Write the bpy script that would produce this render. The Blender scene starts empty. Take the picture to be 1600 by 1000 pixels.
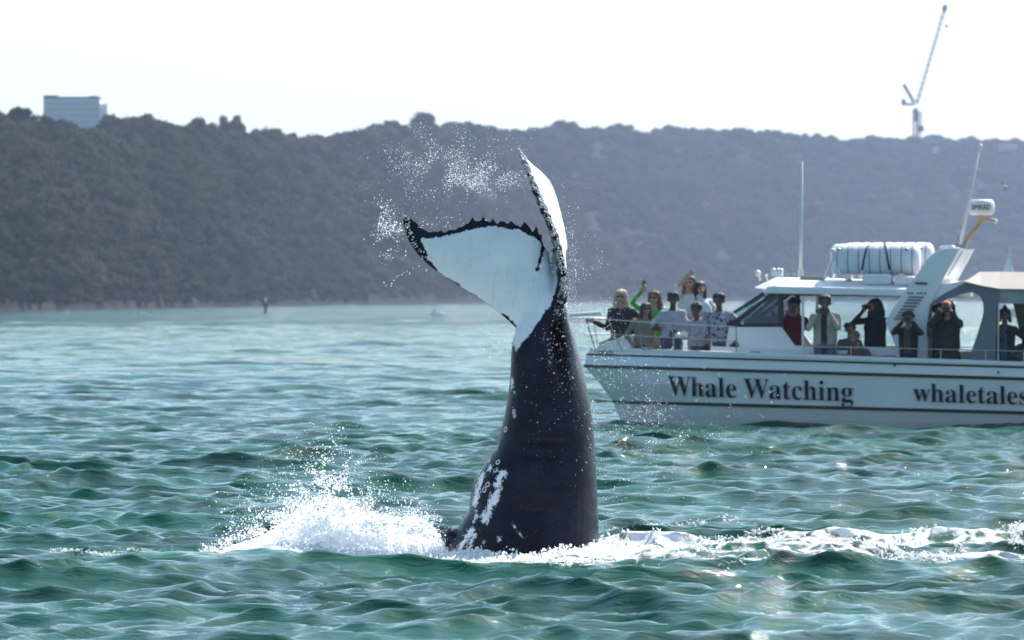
import bpy, bmesh, math, random
import numpy as np
from mathutils import Vector, Matrix, Euler, noise as mnoise
from mathutils.bvhtree import BVHTree
from mathutils.kdtree import KDTree

R = math.radians
rng = np.random.default_rng(7)
random.seed(7)
scene = bpy.context.scene
COL = scene.collection

# ------------------------------------------------------------------ camera
F_PX = 8900.0        # focal length in pixels of the 1600 px wide photograph
CAM_H = 2.15
HOR = 463.0
cam_data = bpy.data.cameras.new('camera')
cam_data.sensor_width = 36.0
cam_data.lens = 36.0 * F_PX / 1600.0
cam_data.clip_start = 0.5
cam_data.clip_end = 20000
cam_data.dof.use_dof = True
cam_data.dof.focus_distance = 48.0
cam_data.dof.aperture_fstop = 6.3
cam = bpy.data.objects.new('camera', cam_data)
cam.location = (0, 0, CAM_H)
cam.rotation_euler = (R(90) - math.atan((500 - HOR) / F_PX), 0, 0)
COL.objects.link(cam)
scene.camera = cam

# ------------------------------------------------------------------ world, sun, exposure
SUN_EL, SUN_AZ = R(48), R(35)      # azimuth: clockwise from +Y (the view direction)
world = bpy.data.worlds.new('World')
scene.world = world
world.use_nodes = True
wn, wl = world.node_tree.nodes, world.node_tree.links
wn.clear()
sky = wn.new('ShaderNodeTexSky')
sky.sky_type = 'NISHITA'
sky.sun_disc = False
sky.sun_elevation = SUN_EL
sky.sun_rotation = SUN_AZ
sky.altitude = 0
sky.air_density = 1.0
sky.dust_density = 1.3
sky.ozone_density = 2.0
bg = wn.new('ShaderNodeBackground')
bg.inputs['Strength'].default_value = 0.112
tint = wn.new('ShaderNodeMix'); tint.data_type = 'RGBA'; tint.blend_type = 'MULTIPLY'
tint.inputs[0].default_value = 1.0; tint.inputs[7].default_value = (0.91, 1.02, 1.0, 1)
wo = wn.new('ShaderNodeOutputWorld')
wl.new(sky.outputs[0], tint.inputs[6])
wl.new(tint.outputs[2], bg.inputs[0])
wl.new(bg.outputs[0], wo.inputs[0])
sd = bpy.data.lights.new('sun', 'SUN')
sd.energy = 4.8
sd.angle = R(0.6)
sd.color = (1.0, 0.97, 0.92)
sun = bpy.data.objects.new('sun', sd)
sun.rotation_euler = Vector((math.sin(SUN_AZ) * math.cos(SUN_EL), math.cos(SUN_AZ) * math.cos(SUN_EL), math.sin(SUN_EL))).to_track_quat('Z', 'Y').to_euler()
sun.location = (20, 40, 60)
COL.objects.link(sun)
scene.view_settings.view_transform = 'Standard'
scene.view_settings.look = 'None'
scene.view_settings.exposure = 0.88
scene.view_settings.gamma = 1.0
scene.view_settings.use_curve_mapping = False
scene.cycles.use_denoising = True
try:
    scene.cycles.denoiser = 'OPENIMAGEDENOISE'
    scene.cycles.denoising_prefilter = 'ACCURATE'
except Exception:
    pass
scene.cycles.max_bounces = 6
scene.cycles.volume_bounces = 0
scene.cycles.sample_clamp_indirect = 6.0

# ------------------------------------------------------------------ helpers
def W(px, py, Y):
    """point at depth Y that the photograph shows at pixel (px, py)"""
    return Vector(((px - 800.0) / F_PX * Y, Y, CAM_H - (py - HOR) / F_PX * Y))

def new_mat(name):
    m = bpy.data.materials.new(name)
    m.use_nodes = True
    nt = m.node_tree
    return m, nt, nt.nodes['Principled BSDF']

def N(nt, kind, **kw):
    n = nt.nodes.new(kind)
    for k, v in kw.items():
        if k.startswith('i_'):
            n.inputs[k[2:].replace('_', ' ')].default_value = v
        else:
            setattr(n, k, v)
    return n

def ramp(nt, fac, stops):
    r = nt.nodes.new('ShaderNodeValToRGB')
    el = r.color_ramp.elements
    while len(el) < len(stops):
        el.new(0.5)
    for e, (p, c) in zip(el, stops):
        e.position = p
        e.color = c if len(c) == 4 else (*c, 1)
    nt.links.new(fac, r.inputs[0])
    return r.outputs[0]

def math_n(nt, op, a, b=None, clamp=False):
    n = nt.nodes.new('ShaderNodeMath')
    n.operation = op
    n.use_clamp = clamp
    for i, v in enumerate((a, b)):
        if v is None:
            continue
        if isinstance(v, (int, float)):
            n.inputs[i].default_value = v
        else:
            nt.links.new(v, n.inputs[i])
    return n.outputs[0]

def mixc(nt, fac, a, b):
    n = nt.nodes.new('ShaderNodeMix')
    n.data_type = 'RGBA'
    for sock, v in ((n.inputs[0], fac), (n.inputs[6], a), (n.inputs[7], b)):
        if isinstance(v, (int, float)):
            sock.default_value = v
        elif isinstance(v, tuple):
            sock.default_value = v if len(v) == 4 else (*v, 1)
        else:
            nt.links.new(v, sock)
    return n.outputs[2]

def paint(name, col, rough=0.4, var=0.12, scale=6.0, metal=0.0, bump=0.0, spec=0.5):
    """plain painted / fabric / plastic surface with soft wear"""
    m, nt, b = new_mat(name)
    tc = N(nt, 'ShaderNodeTexCoord')
    no = N(nt, 'ShaderNodeTexNoise', i_Scale=scale, i_Detail=5.0, i_Roughness=0.6)
    nt.links.new(tc.outputs['Object'], no.inputs['Vector'])
    dark = tuple(c * (1 - var) for c in col)
    lite = tuple(min(1, c * (1 + var)) for c in col)
    nt.links.new(ramp(nt, no.outputs[0], [(0.3, dark), (0.7, lite)]), b.inputs['Base Color'])
    b.inputs['Roughness'].default_value = rough
    b.inputs['Metallic'].default_value = metal
    b.inputs['Specular IOR Level'].default_value = spec
    if bump:
        bp = N(nt, 'ShaderNodeBump', i_Strength=bump, i_Distance=0.01)
        nt.links.new(no.outputs[0], bp.inputs['Height'])
        nt.links.new(bp.outputs[0], b.inputs['Normal'])
    return m

def np_mesh(name, verts, faces, k=None):
    """verts (n,3), faces (m,k) -> mesh, fast"""
    verts = np.asarray(verts, dtype=np.float32)
    faces = np.asarray(faces, dtype=np.int32)
    me = bpy.data.meshes.new(name)
    k = faces.shape[1]
    me.vertices.add(len(verts)); me.vertices.foreach_set('co', verts.ravel())
    me.loops.add(faces.size); me.loops.foreach_set('vertex_index', faces.ravel())
    me.polygons.add(len(faces))
    me.polygons.foreach_set('loop_start', np.arange(len(faces), dtype=np.int32) * k)
    me.update(calc_edges=True)
    return me

def link(name, me, mat=None, parent=None, smooth=False):
    o = bpy.data.objects.new(name, me)
    COL.objects.link(o)
    if mat is not None:
        if not me.materials:
            me.materials.append(mat)
    if parent is not None:
        o.parent = parent
    if smooth:
        me.polygons.foreach_set('use_smooth', np.ones(len(me.polygons), dtype=bool))
    return o

def tag(o, label=None, cat=None, group=None, kind=None):
    if label: o['label'] = label
    if cat: o['category'] = cat
    if group: o['group'] = group
    if kind: o['kind'] = kind
    return o

def empty(name, loc, rz=0.0):
    o = bpy.data.objects.new(name, None)
    o.location = loc
    o.rotation_euler = (0, 0, rz)
    o.empty_display_size = 0.3
    COL.objects.link(o)
    return o

class MB:
    """collects primitives in a bmesh"""
    def __init__(s):
        s.bm = bmesh.new()
    def box(s, c, d, rot=None):
        m = Matrix.Translation(c)
        if rot is not None: m = m @ rot.to_matrix().to_4x4() if isinstance(rot, Euler) else m @ rot
        bmesh.ops.create_cube(s.bm, size=1.0, matrix=m @ Matrix.Diagonal((*d, 1)))
        return s
    def bar(s, a, b, r, r2=None, seg=8):
        a, b = Vector(a), Vector(b)
        d = b - a
        if d.length < 1e-6: return s
        q = d.to_track_quat('Z', 'Y').to_matrix().to_4x4()
        bmesh.ops.create_cone(s.bm, cap_ends=True, cap_tris=False, segments=seg, radius1=r, radius2=r if r2 is None else r2,
                              depth=d.length, matrix=Matrix.Translation((a + b) / 2) @ q)
        return s
    def tube(s, pts, r, seg=8):
        for a, b in zip(pts[:-1], pts[1:]):
            s.bar(a, b, r, seg=seg)
        for p in pts[1:-1]:
            s.ball(p, r, 1)
        return s
    def ball(s, c, r, sub=2, sc=(1, 1, 1)):
        bmesh.ops.create_icosphere(s.bm, subdivisions=sub, radius=r, matrix=Matrix.Translation(c) @ Matrix.Diagonal((*sc, 1)))
        return s
    def prism(s, pts_near, pts_far):
        """solid between two matching outlines"""
        n = len(pts_near)
        a = [s.bm.verts.new(p) for p in pts_near]
        b = [s.bm.verts.new(p) for p in pts_far]
        s.bm.faces.new(a); s.bm.faces.new(b[::-1])
        for i in range(n):
            j = (i + 1) % n
            s.bm.faces.new((a[j], a[i], b[i], b[j]))
        return s
    def torus(s, c, Rr, r, axis=Vector((0, 0, 1)), n=12, k=6):
        q = Vector(axis).to_track_quat('Z', 'Y')
        vs = []
        for i in range(n):
            t = 2 * math.pi * i / n
            ring = []
            for j in range(k):
                p = 2 * math.pi * j / k
                v = Vector(((Rr + r * math.cos(p)) * math.cos(t), (Rr + r * math.cos(p)) * math.sin(t), r * math.sin(p)))
                ring.append(s.bm.verts.new(Vector(c) + q @ v))
            vs.append(ring)
        for i in range(n):
            for j in range(k):
                s.bm.faces.new((vs[i][j], vs[(i + 1) % n][j], vs[(i + 1) % n][(j + 1) % k], vs[i][(j + 1) % k]))
        return s
    def build(s, name, mat, parent=None, smooth=False, bevel=0.0, recalc=True):
        if recalc:
            bmesh.ops.recalc_face_normals(s.bm, faces=s.bm.faces)
        me = bpy.data.meshes.new(name)
        s.bm.to_mesh(me); s.bm.free()
        o = link(name, me, mat, parent, smooth)
        if bevel:
            bv = o.modifiers.new('bevel', 'BEVEL'); bv.width = bevel; bv.segments = 2; bv.limit_method = 'ANGLE'
        return o

def evaluated_mesh(o):
    dg = bpy.context.evaluated_depsgraph_get()
    dg.update()
    return bpy.data.meshes.new_from_object(o.evaluated_get(dg))

def remeshed(me, voxel, smooth_iter=4):
    o = bpy.data.objects.new('tmp', me)
    COL.objects.link(o)
    md = o.modifiers.new('r', 'REMESH'); md.mode = 'VOXEL'; md.voxel_size = voxel; md.use_smooth_shade = True
    if smooth_iter:
        sm = o.modifiers.new('s', 'SMOOTH'); sm.iterations = smooth_iter; sm.factor = 0.5
    out = evaluated_mesh(o)
    bpy.data.objects.remove(o)
    return out

def coords(me):
    a = np.empty(len(me.vertices) * 3, dtype=np.float32)
    me.vertices.foreach_get('co', a)
    return a.reshape(-1, 3)

def add_attr(me, name, vals):
    at = me.attributes.new(name, 'FLOAT', 'POINT')
    at.data.foreach_set('value', np.asarray(vals, dtype=np.float32))

# ================================================================== WATER
def build_waves():
    comps = []
    g = np.random.default_rng(22)
    n = 150
    for i in range(n):
        lam = 0.16 * (9.0 / 0.16) ** (i / (n - 1)) * g.uniform(0.93, 1.07)
        k = 2 * math.pi / lam
        # waves run roughly towards the camera, widely spread when short
        spread = 0.42 + 0.42 * math.exp(-lam / 1.0)
        th = g.normal(0, spread) - math.pi / 2 + 0.25
        # amplitude: steepness nearly constant over short waves, bump at ~3 m
        st = 0.046 * math.exp(-((math.log(lam / 0.62)) / 1.15) ** 2) + 0.012 + 0.012 * math.exp(-((math.log(lam / 0.28)) / 0.5) ** 2)
        if lam > 4.5: st *= 0.7
        comps.append((k, math.cos(th), math.sin(th), st / k, g.uniform(0, 6.283), lam))
    return comps
WAVES = build_waves()

def ocean(x, y, step):
    """height and horizontal displacement; step = local mesh spacing"""
    z = np.zeros_like(x); dx = np.zeros_like(x); dy = np.zeros_like(x)
    for k, cx, sy, a, ph, lam in WAVES:
        fade = np.clip((lam / step - 2.2) / 2.0, 0, 1)
        rows = fade > 0
        if not rows.any():
            continue
        t = k * (cx * x[rows] + sy * y[rows]) + ph
        s, c = np.sin(t), np.cos(t)
        af = a * fade[rows][:, None]
        z[rows] += af * c
        dx[rows] -= 1.0 * af * cx * s
        dy[rows] -= 1.0 * af * sy * s
    return z, dx, dy

def water_mesh():
    ys = [4.0]
    while ys[-1] < 6000:
        y = ys[-1]
        if y < 28: st = 0.5
        elif y < 55: st = 0.065
        elif y < 75: st = 0.085
        elif y < 130: st = y * 0.0014
        elif y < 400: st = y * 0.0022
        elif y < 900: st = y * 0.0032
        elif y < 3000: st = y * 0.006
        else: st = y * 0.03
        ys.append(y + st)
    ys = np.array(ys)
    step = np.gradient(ys)
    ui = np.linspace(-0.105, 0.105, 470)
    uo = 0.105 + (np.linspace(0, 1, 26)[1:] ** 2.2) * 1.4
    u = np.concatenate([-uo[::-1], ui, uo])
    X = ys[:, None] * u[None, :]
    Y = np.repeat(ys[:, None], len(u), 1)
    z, dx, dy = ocean(X, Y, np.maximum(step, ys * 0.0005))
    # wave groups: calmer and rougher patches
    amp = 0.85 + 0.30 * np.sin(X * 0.31 + 1.3) * np.sin(Y * 0.17 + 0.4) + 0.15 * np.sin(X * 0.11 - Y * 0.07)
    amp = amp * (1 - 0.75 * np.exp(-((X + 0.2) / 1.7) ** 2 - ((Y - 46.0) / 1.9) ** 2))
    z, dx, dy = z * amp, dx * amp, dy * amp
    # water heaped up round the whale and the splash
    z += -0.09 * np.exp(-((X + 0.1) / 1.2) ** 2 - ((Y - 46.9) / 0.8) ** 2)
    z += 0.05 * np.exp(-((X + 1.6) / 1.0) ** 2 - ((Y - 47.2) / 0.5) ** 2)
    z -= 0.04 * np.exp(-((X - 5.0) / 5) ** 2 - ((Y - 92.0) / 1.5) ** 2)
    X2, Y2 = X + dx, Y + dy
    nr, nc = X.shape
    verts = np.stack([X2, Y2, z], -1).reshape(-1, 3)
    i = np.arange((nr - 1) * (nc - 1))
    r, c = i // (nc - 1), i % (nc - 1)
    a = r * nc + c
    faces = np.stack([a, a + 1, a + nc + 1, a + nc], -1)
    me = np_mesh('sea', verts, faces)
    me.polygons.foreach_set('use_smooth', np.ones(len(me.polygons), dtype=bool))
    # foam pigment
    def seg(x0, y0, x1, y1, wx, wy):
        # elongated soft capsule in world metres
        ax, ay = x1 - x0, y1 - y0
        t = np.clip(((X - x0) * ax / wx ** 2 + (Y - y0) * ay / wy ** 2) / (ax * ax / wx ** 2 + ay * ay / wy ** 2 + 1e-9), 0, 1)
        d = np.sqrt(((X - x0 - t * ax) / wx) ** 2 + ((Y - y0 - t * ay) / wy) ** 2)
        return np.clip(1.25 - d, 0, 1)
    foam = np.zeros_like(X)
    foam = np.maximum(foam, 1.25 * seg(-2.25, 46.6, -0.6, 46.3, 0.42, 1.3))      # under the splash
    foam = np.maximum(foam, 0.86 * seg(-0.9, 46.0, 1.2, 46.5, 0.4, 1.3))
    foam = np.maximum(foam, 1.0 * seg(-0.6, 46.9, 0.9, 47.3, 0.4, 0.8))          # round the tail
    foam = np.maximum(foam, 0.96 * seg(0.7, 47.9, 2.6, 48.2, 0.5, 1.5))          # trail to the right
    foam = np.maximum(foam, 0.86 * seg(2.0, 48.0, 5.6, 50.8, 0.7, 2.8))
    foam = np.maximum(foam, 0.76 * seg(0.6, 45.4, 4.6, 46.6, 0.6, 1.5))
    foam = np.maximum(foam, 0.78 * seg(0.2, 46.0, 3.2, 46.4, 0.5, 1.1))
    foam = np.maximum(foam, 0.72 * seg(-3.6, 47.5, -2.4, 48.2, 0.5, 1.4))
    foam = np.maximum(foam, 0.55 * seg(1.0, 51, 2.0, 55, 0.8, 3.0))
    foam = np.maximum(foam, 0.55 * seg(1.3, 92, 9, 92.3, 1.0, 1.2))
    aer = np.zeros_like(X)
    aer = np.maximum(aer, seg(-2.6, 45.8, -1.0, 45.6, 0.5, 1.2))
    aer = np.maximum(aer, seg(-0.3, 46.0, 1.2, 46.3, 0.5, 0.9))
    aer = np.maximum(aer, 0.8 * seg(1.0, 47.2, 2.2, 47.0, 0.5, 1.2))
    aer = np.maximum(aer, seg(3.8, 50.3, 5.0, 50.6, 0.8, 1.8))
    add_attr(me, 'foam', foam.ravel())
    add_attr(me, 'aerated', aer.ravel())
    add_attr(me, 'crest', z.ravel())
    return me

def water_material():
    m, nt, b = new_mat('sea_water')
    L = nt.links
    geo = N(nt, 'ShaderNodeNewGeometry')
    sep = N(nt, 'ShaderNodeSeparateXYZ'); L.new(geo.outputs['Position'], sep.inputs[0])
    aer = N(nt, 'ShaderNodeAttribute', attribute_name='aerated')
    fo = N(nt, 'ShaderNodeAttribute', attribute_name='foam')
    # body colour of the water: deep teal, greener where bubbles are mixed in
    n1 = N(nt, 'ShaderNodeTexNoise', i_Scale=0.35, i_Detail=3.0)
    L.new(geo.outputs['Position'], n1.inputs['Vector'])
    deep = ramp(nt, n1.outputs[0], [(0.35, (0.0, 0.038, 0.024)), (0.7, (0.0, 0.074, 0.041))])
    n3 = N(nt, 'ShaderNodeTexNoise', i_Scale=2.2, i_Detail=3.0)
    L.new(geo.outputs['Position'], n3.inputs['Vector'])
    af = math_n(nt, 'MULTIPLY', aer.outputs['Fac'], math_n(nt, 'MULTIPLY', n3.outputs[0], 1.3), True)
    col = mixc(nt, af, deep, (0.02, 0.20, 0.085))
    # foam: lacy threshold of warped noise against the painted-in foam density
    warp = N(nt, 'ShaderNodeTexNoise', i_Scale=3.0, i_Detail=4.0)
    L.new(geo.outputs['Position'], warp.inputs['Vector'])
    vm = N(nt, 'ShaderNodeVectorMath', operation='MULTIPLY_ADD')
    L.new(warp.outputs['Color'], vm.inputs[0]); vm.inputs[1].default_value = (0.45, 0.45, 0.0)
    L.new(geo.outputs['Position'], vm.inputs[2])
    vo = N(nt, 'ShaderNodeTexVoronoi', feature='DISTANCE_TO_EDGE', i_Scale=4.2)
    L.new(vm.outputs[0], vo.inputs['Vector'])
    n2 = N(nt, 'ShaderNodeTexNoise', i_Scale=5.5, i_Detail=9.0, i_Roughness=0.72, i_Distortion=0.6)
    L.new(vm.outputs[0], n2.inputs['Vector'])
    lace = math_n(nt, 'SUBTRACT', 1.0, math_n(nt, 'MULTIPLY', vo.outputs[0], 3.4), True)
    pat = math_n(nt, 'ADD', math_n(nt, 'MULTIPLY', n2.outputs[0], 0.95), math_n(nt, 'MULTIPLY', lace, 0.28))
    val = math_n(nt, 'ADD', fo.outputs['Fac'], pat)
    fm = N(nt, 'ShaderNodeMapRange', i_From_Min=1.34, i_From_Max=1.50)
    L.new(val, fm.inputs['Value'])
    foam = fm.outputs[0]
    # no foam at all where the density attribute is zero
    gate = math_n(nt, 'MULTIPLY', fo.outputs['Fac'], 8.0, True)
    foam = math_n(nt, 'MULTIPLY', foam, gate)
    L.new(mixc(nt, foam, col, (0.86, 0.88, 0.88)), b.inputs['Base Color'])
    b.inputs['IOR'].default_value = 1.34
    # small ripples the mesh is too coarse for
    mp = N(nt, 'ShaderNodeMapping'); mp.inputs['Scale'].default_value = (0.65, 1.9, 1.0)
    L.new(geo.outputs['Position'], mp.inputs['Vector'])
    rp = N(nt, 'ShaderNodeTexNoise', i_Scale=5.0, i_Detail=7.0, i_Roughness=0.60, i_Distortion=0.5)
    L.new(mp.outputs[0], rp.inputs['Vector'])
    rp2 = N(nt, 'ShaderNodeTexNoise', i_Scale=1.5, i_Detail=4.0, i_Roughness=0.5, i_Distortion=0.2)
    L.new(mp.outputs[0], rp2.inputs['Vector'])
    far = N(nt, 'ShaderNodeMapRange', i_From_Min=48.0, i_From_Max=220.0)
    L.new(sep.outputs['Y'], far.inputs['Value'])
    h = math_n(nt, 'ADD', math_n(nt, 'MULTIPLY', rp.outputs[0], 0.032), math_n(nt, 'MULTIPLY', math_n(nt, 'MULTIPLY', rp2.outputs[0], 0.30), far.outputs[0]))
    rp3 = N(nt, 'ShaderNodeTexNoise', i_Scale=0.30, i_Detail=5.0, i_Roughness=0.6, i_Distortion=0.2); L.new(mp.outputs[0], rp3.inputs['Vector'])
    far2 = N(nt, 'ShaderNodeMapRange', i_From_Min=180.0, i_From_Max=700.0); L.new(sep.outputs['Y'], far2.inputs['Value'])
    h = math_n(nt, 'ADD', h, math_n(nt, 'MULTIPLY', math_n(nt, 'MULTIPLY', rp3.outputs[0], 1.7), far2.outputs[0]))
    h = math_n(nt, 'ADD', h, math_n(nt, 'MULTIPLY', math_n(nt, 'MULTIPLY', foam, n2.outputs[0]), 0.05))
    bp = N(nt, 'ShaderNodeBump', i_Strength=1.0, i_Distance=1.0)
    L.new(h, bp.inputs['Height'])
    L.new(bp.outputs[0], b.inputs['Normal'])
    rr = N(nt, 'ShaderNodeMapRange', i_From_Min=40.0, i_From_Max=900.0, i_To_Min=0.012, i_To_Max=0.16)
    L.new(sep.outputs['Y'], rr.inputs['Value'])
    L.new(math_n(nt, 'ADD', rr.outputs[0], math_n(nt, 'MULTIPLY', foam, 0.6), True), b.inputs['Roughness'])
    return m

sea = link('water', water_mesh(), water_material())
tag(sea, 'choppy teal green sea with white foam trail and glints', kind='structure')
sb = MB().box((0, 2800, -9.0), (14000, 9000, 1.0)).build('seabed', paint('sand', (0.12, 0.11, 0.08)))
tag(sb, kind='structure')

# ================================================================== FAR SHORE
SHORE = [(-2600, 420), (-900, 560), (-400, 640), (0, 800), (300, 1050), (600, 1450), (940, 2200), (1300, 2500), (1600, 2650), (2100, 2800), (2700, 3000), (4200, 3300)]
SKYL = [(-2600, 470), (-2300, 430), (-1700, 250), (-900, 150), (-400, 155), (-60, 168), (0, 190), (30, 194), (60, 206), (110, 210), (170, 210), (225, 202), (260, 208), (300, 208), (330, 222), (365, 214), (400, 226),
        (440, 228), (500, 229), (560, 222), (610, 212), (660, 203), (700, 204), (760, 214), (820, 214), (880, 204), (930, 212), (970, 206), (1040, 213), (1100, 216),
        (1160, 213), (1220, 220), (1300, 224), (1400, 221), (1460, 222), (1520, 226), (1600, 230), (1800, 235), (2100, 250), (2700, 290), (3500, 330), (4200, 400)]
_dx = [(-900, 24), (0, 27), (150, 20), (400, 11), (600, 11), (900, 9), (1600, 7), (2700, 8)]
SKYL = [(a, b + float(np.interp(a, [q[0] for q in _dx], [q[1] for q in _dx]))) for a, b in SKYL]
def interp(tab, x):
    return float(np.interp(x, [t[0] for t in tab], [t[1] for t in tab]))
def hill_point(px, t):
    ys = interp(SHORE, px)
    Y = ys * (1 + 0.20 * t)
    ztop = CAM_H - (interp(SKYL, px) - HOR) / F_PX * (ys * 1.20)
    prof = 1 - (1 - t) ** 1.35
    z = -0.4 + (ztop + 0.4) * prof
    X = (px - 800) / F_PX * Y
    roll = mnoise.noise(Vector((X * 0.012, Y * 0.010, 3.1))) * 0.17 + mnoise.noise(Vector((X * 0.035, Y * 0.02, 7.7))) * 0.09
    z += roll * ztop * math.sin(math.pi * min(1, max(0, t)))
    return Vector((X, Y, z))

def hills():
    verts, faces = [], []
    pxs = np.linspace(-2600, 4200, 560)
    ts = np.linspace(-0.03, 1.0, 40)
    for px in pxs:
        for t in ts:
            p = hill_point(px, t)
            if t < 0: p.z = -1.2
            verts.append(p)
        p = hill_point(px, 1.0)
        for k, dz in ((1.05, 0.99), (1.15, 0.93), (1.4, 0.8)):
            verts.append(Vector((p.x * k, p.y * k, p.z * dz)))
    m = len(ts) + 3
    for i in range(len(pxs) - 1):
        for j in range(m - 1):
            a = i * m + j
            faces.append((a, a + m, a + m + 1, a + 1))
    me = np_mesh('hills', [tuple(v) for v in verts], faces)
    mt, nt, b = new_mat('hillside_scrub')
    tc = N(nt, 'ShaderNodeTexCoord')
    n1 = N(nt, 'ShaderNodeTexNoise', i_Scale=0.05, i_Detail=8.0, i_Roughness=0.65)
    nt.links.new(tc.outputs['Object'], n1.inputs['Vector'])
    sp = N(nt, 'ShaderNodeSeparateXYZ'); nt.links.new(tc.outputs['Object'], sp.inputs[0])
    veg = ramp(nt, n1.outputs[0], [(0.3, (0.008, 0.011, 0.007)), (0.55, (0.014, 0.017, 0.010)), (0.75, (0.024, 0.023, 0.014))])
    rock = ramp(nt, n1.outputs[0], [(0.35, (0.014, 0.013, 0.011)), (0.68, (0.034, 0.028, 0.022))])
    f = N(nt, 'ShaderNodeMapRange', i_From_Min=0.3, i_From_Max=2.2)
    nt.links.new(sp.outputs[2], f.inputs['Value'])
    nt.links.new(mixc(nt, f.outputs[0], rock, veg), b.inputs['Base Color'])
    b.inputs['Roughness'].default_value = 0.95
    b.inputs['Specular IOR Level'].default_value = 0.1
    bp = N(nt, 'ShaderNodeBump', i_Strength=1.0, i_Distance=2.0)
    nt.links.new(n1.outputs[0], bp.inputs['Height']); nt.links.new(bp.outputs[0], b.inputs['Normal'])
    o = link('hills', me, mt, smooth=True)
    tag(o, 'long wooded headland behind the water', kind='structure')
    return o
hills()

def foliage_mat():
    m, nt, b = new_mat('gum_foliage')
    oi = N(nt, 'ShaderNodeObjectInfo')
    at = N(nt, 'ShaderNodeAttribute', attribute_name='tone')
    c1 = ramp(nt, oi.outputs['Random'], [(0.0, (0.012, 0.020, 0.011)), (0.4, (0.018, 0.028, 0.014)), (0.7, (0.026, 0.034, 0.016)), (0.9, (0.036, 0.040, 0.020)), (1.0, (0.048, 0.046, 0.026))])
    c2 = mixc(nt, math_n(nt, 'MULTIPLY', at.outputs['Fac'], 0.5), c1, (0.06, 0.07, 0.03))
    ge = N(nt, 'ShaderNodeNewGeometry')
    bn = N(nt, 'ShaderNodeTexNoise', i_Scale=0.020, i_Detail=6.0, i_Roughness=0.6); nt.links.new(ge.outputs['Position'], bn.inputs['Vector'])
    sw = N(nt, 'ShaderNodeMapRange', i_From_Min=0.44, i_From_Max=0.64); nt.links.new(bn.outputs[0], sw.inputs['Value'])
    c2 = mixc(nt, math_n(nt, 'MULTIPLY', sw.outputs[0], 0.8), c2, (0.085, 0.080, 0.040))
    nt.links.new(c2, b.inputs['Base Color'])
    b.inputs['Roughness'].default_value = 0.8
    b.inputs['Specular IOR Level'].default_value = 0.1
    tr = N(nt, 'ShaderNodeBsdfTranslucent'); nt.links.new(c2, tr.inputs[0])
    mx = N(nt, 'ShaderNodeMixShader'); mx.inputs[0].default_value = 0.4
    nt.links.new(b.outputs[0], mx.inputs[1]); nt.links.new(tr.outputs[0], mx.inputs[2])
    nt.links.new(mx.outputs[0], nt.nodes['Material Output'].inputs[0])
    return m
FOL = foliage_mat()
BARK = paint('gum_bark', (0.16, 0.13, 0.10), 0.9)

def crown_mesh(seed, clumps=9, leaves=150, flat=0.62):
    """unit crown (about 2 wide, base at z=0): clumps of leaf-sized faces with gaps between"""
    g = np.random.default_rng(seed)
    vs, fs, tone = [], [], []
    cc = []
    for i in range(clumps):
        a, r = g.uniform(0, 6.283), math.sqrt(g.uniform(0, 1)) * 0.72
        z = 0.35 + flat * math.sqrt(max(0, 1 - r * r)) * g.uniform(0.35, 1.0)
        cc.append((r * math.cos(a), r * math.sin(a), z, g.uniform(0.22, 0.40)))
    for cx, cy, cz, cr in cc:
        tn = g.uniform(0, 1)
        for _ in range(leaves):
            d = g.normal(size=3); d /= np.linalg.norm(d)
            rr = cr * g.uniform(0.55, 1.08)
            p = np.array([cx, cy, cz]) + d * rr * np.array([1.1, 1.1, 0.75])
            n = d * 0.8 + g.normal(size=3) * 0.5; n /= np.linalg.norm(n)
            t1 = np.cross(n, g.normal(size=3)); t1 /= np.linalg.norm(t1)
            t2 = np.cross(n, t1)
            s = g.uniform(0.028, 0.060)
            k = len(vs)
            for a, b in ((-1, -1), (1, -0.8), (1.1, 1), (-0.9, 1)):
                vs.append(p + t1 * s * a + t2 * s * b)
            fs.append((k, k + 1, k + 2, k + 3)); tone += [tn * 0.8 + g.uniform(0, 0.2)] * 4
    me = np_mesh('crown', np.array(vs), np.array(fs))
    add_attr(me, 'tone', tone)
    me.materials.append(FOL)
    return me
def trunk_mesh(seed):
    g = random.Random(seed)
    mb = MB()
    top = Vector((g.uniform(-.1, .1), g.uniform(-.1, .1), 0.55))
    mb.bar((0, 0, -0.25), top, 0.055, 0.03, 7)
    for k in range(5):
        a = g.uniform(0, 6.28)
        mb.bar(top * g.uniform(0.5, 1.0), (math.cos(a) * 0.55, math.sin(a) * 0.55, g.uniform(0.6, 0.95)), 0.026, 0.008, 5)
    me = bpy.data.meshes.new('trunk')
    mb.bm.to_mesh(me); mb.bm.free()
    me.materials.append(BARK)
    return me
CROWNS = [crown_mesh(40 + i, clumps=8 + i % 3 * 2) for i in range(6)]
TRUNKS = [trunk_mesh(60 + i) for i in range(6)]

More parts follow.
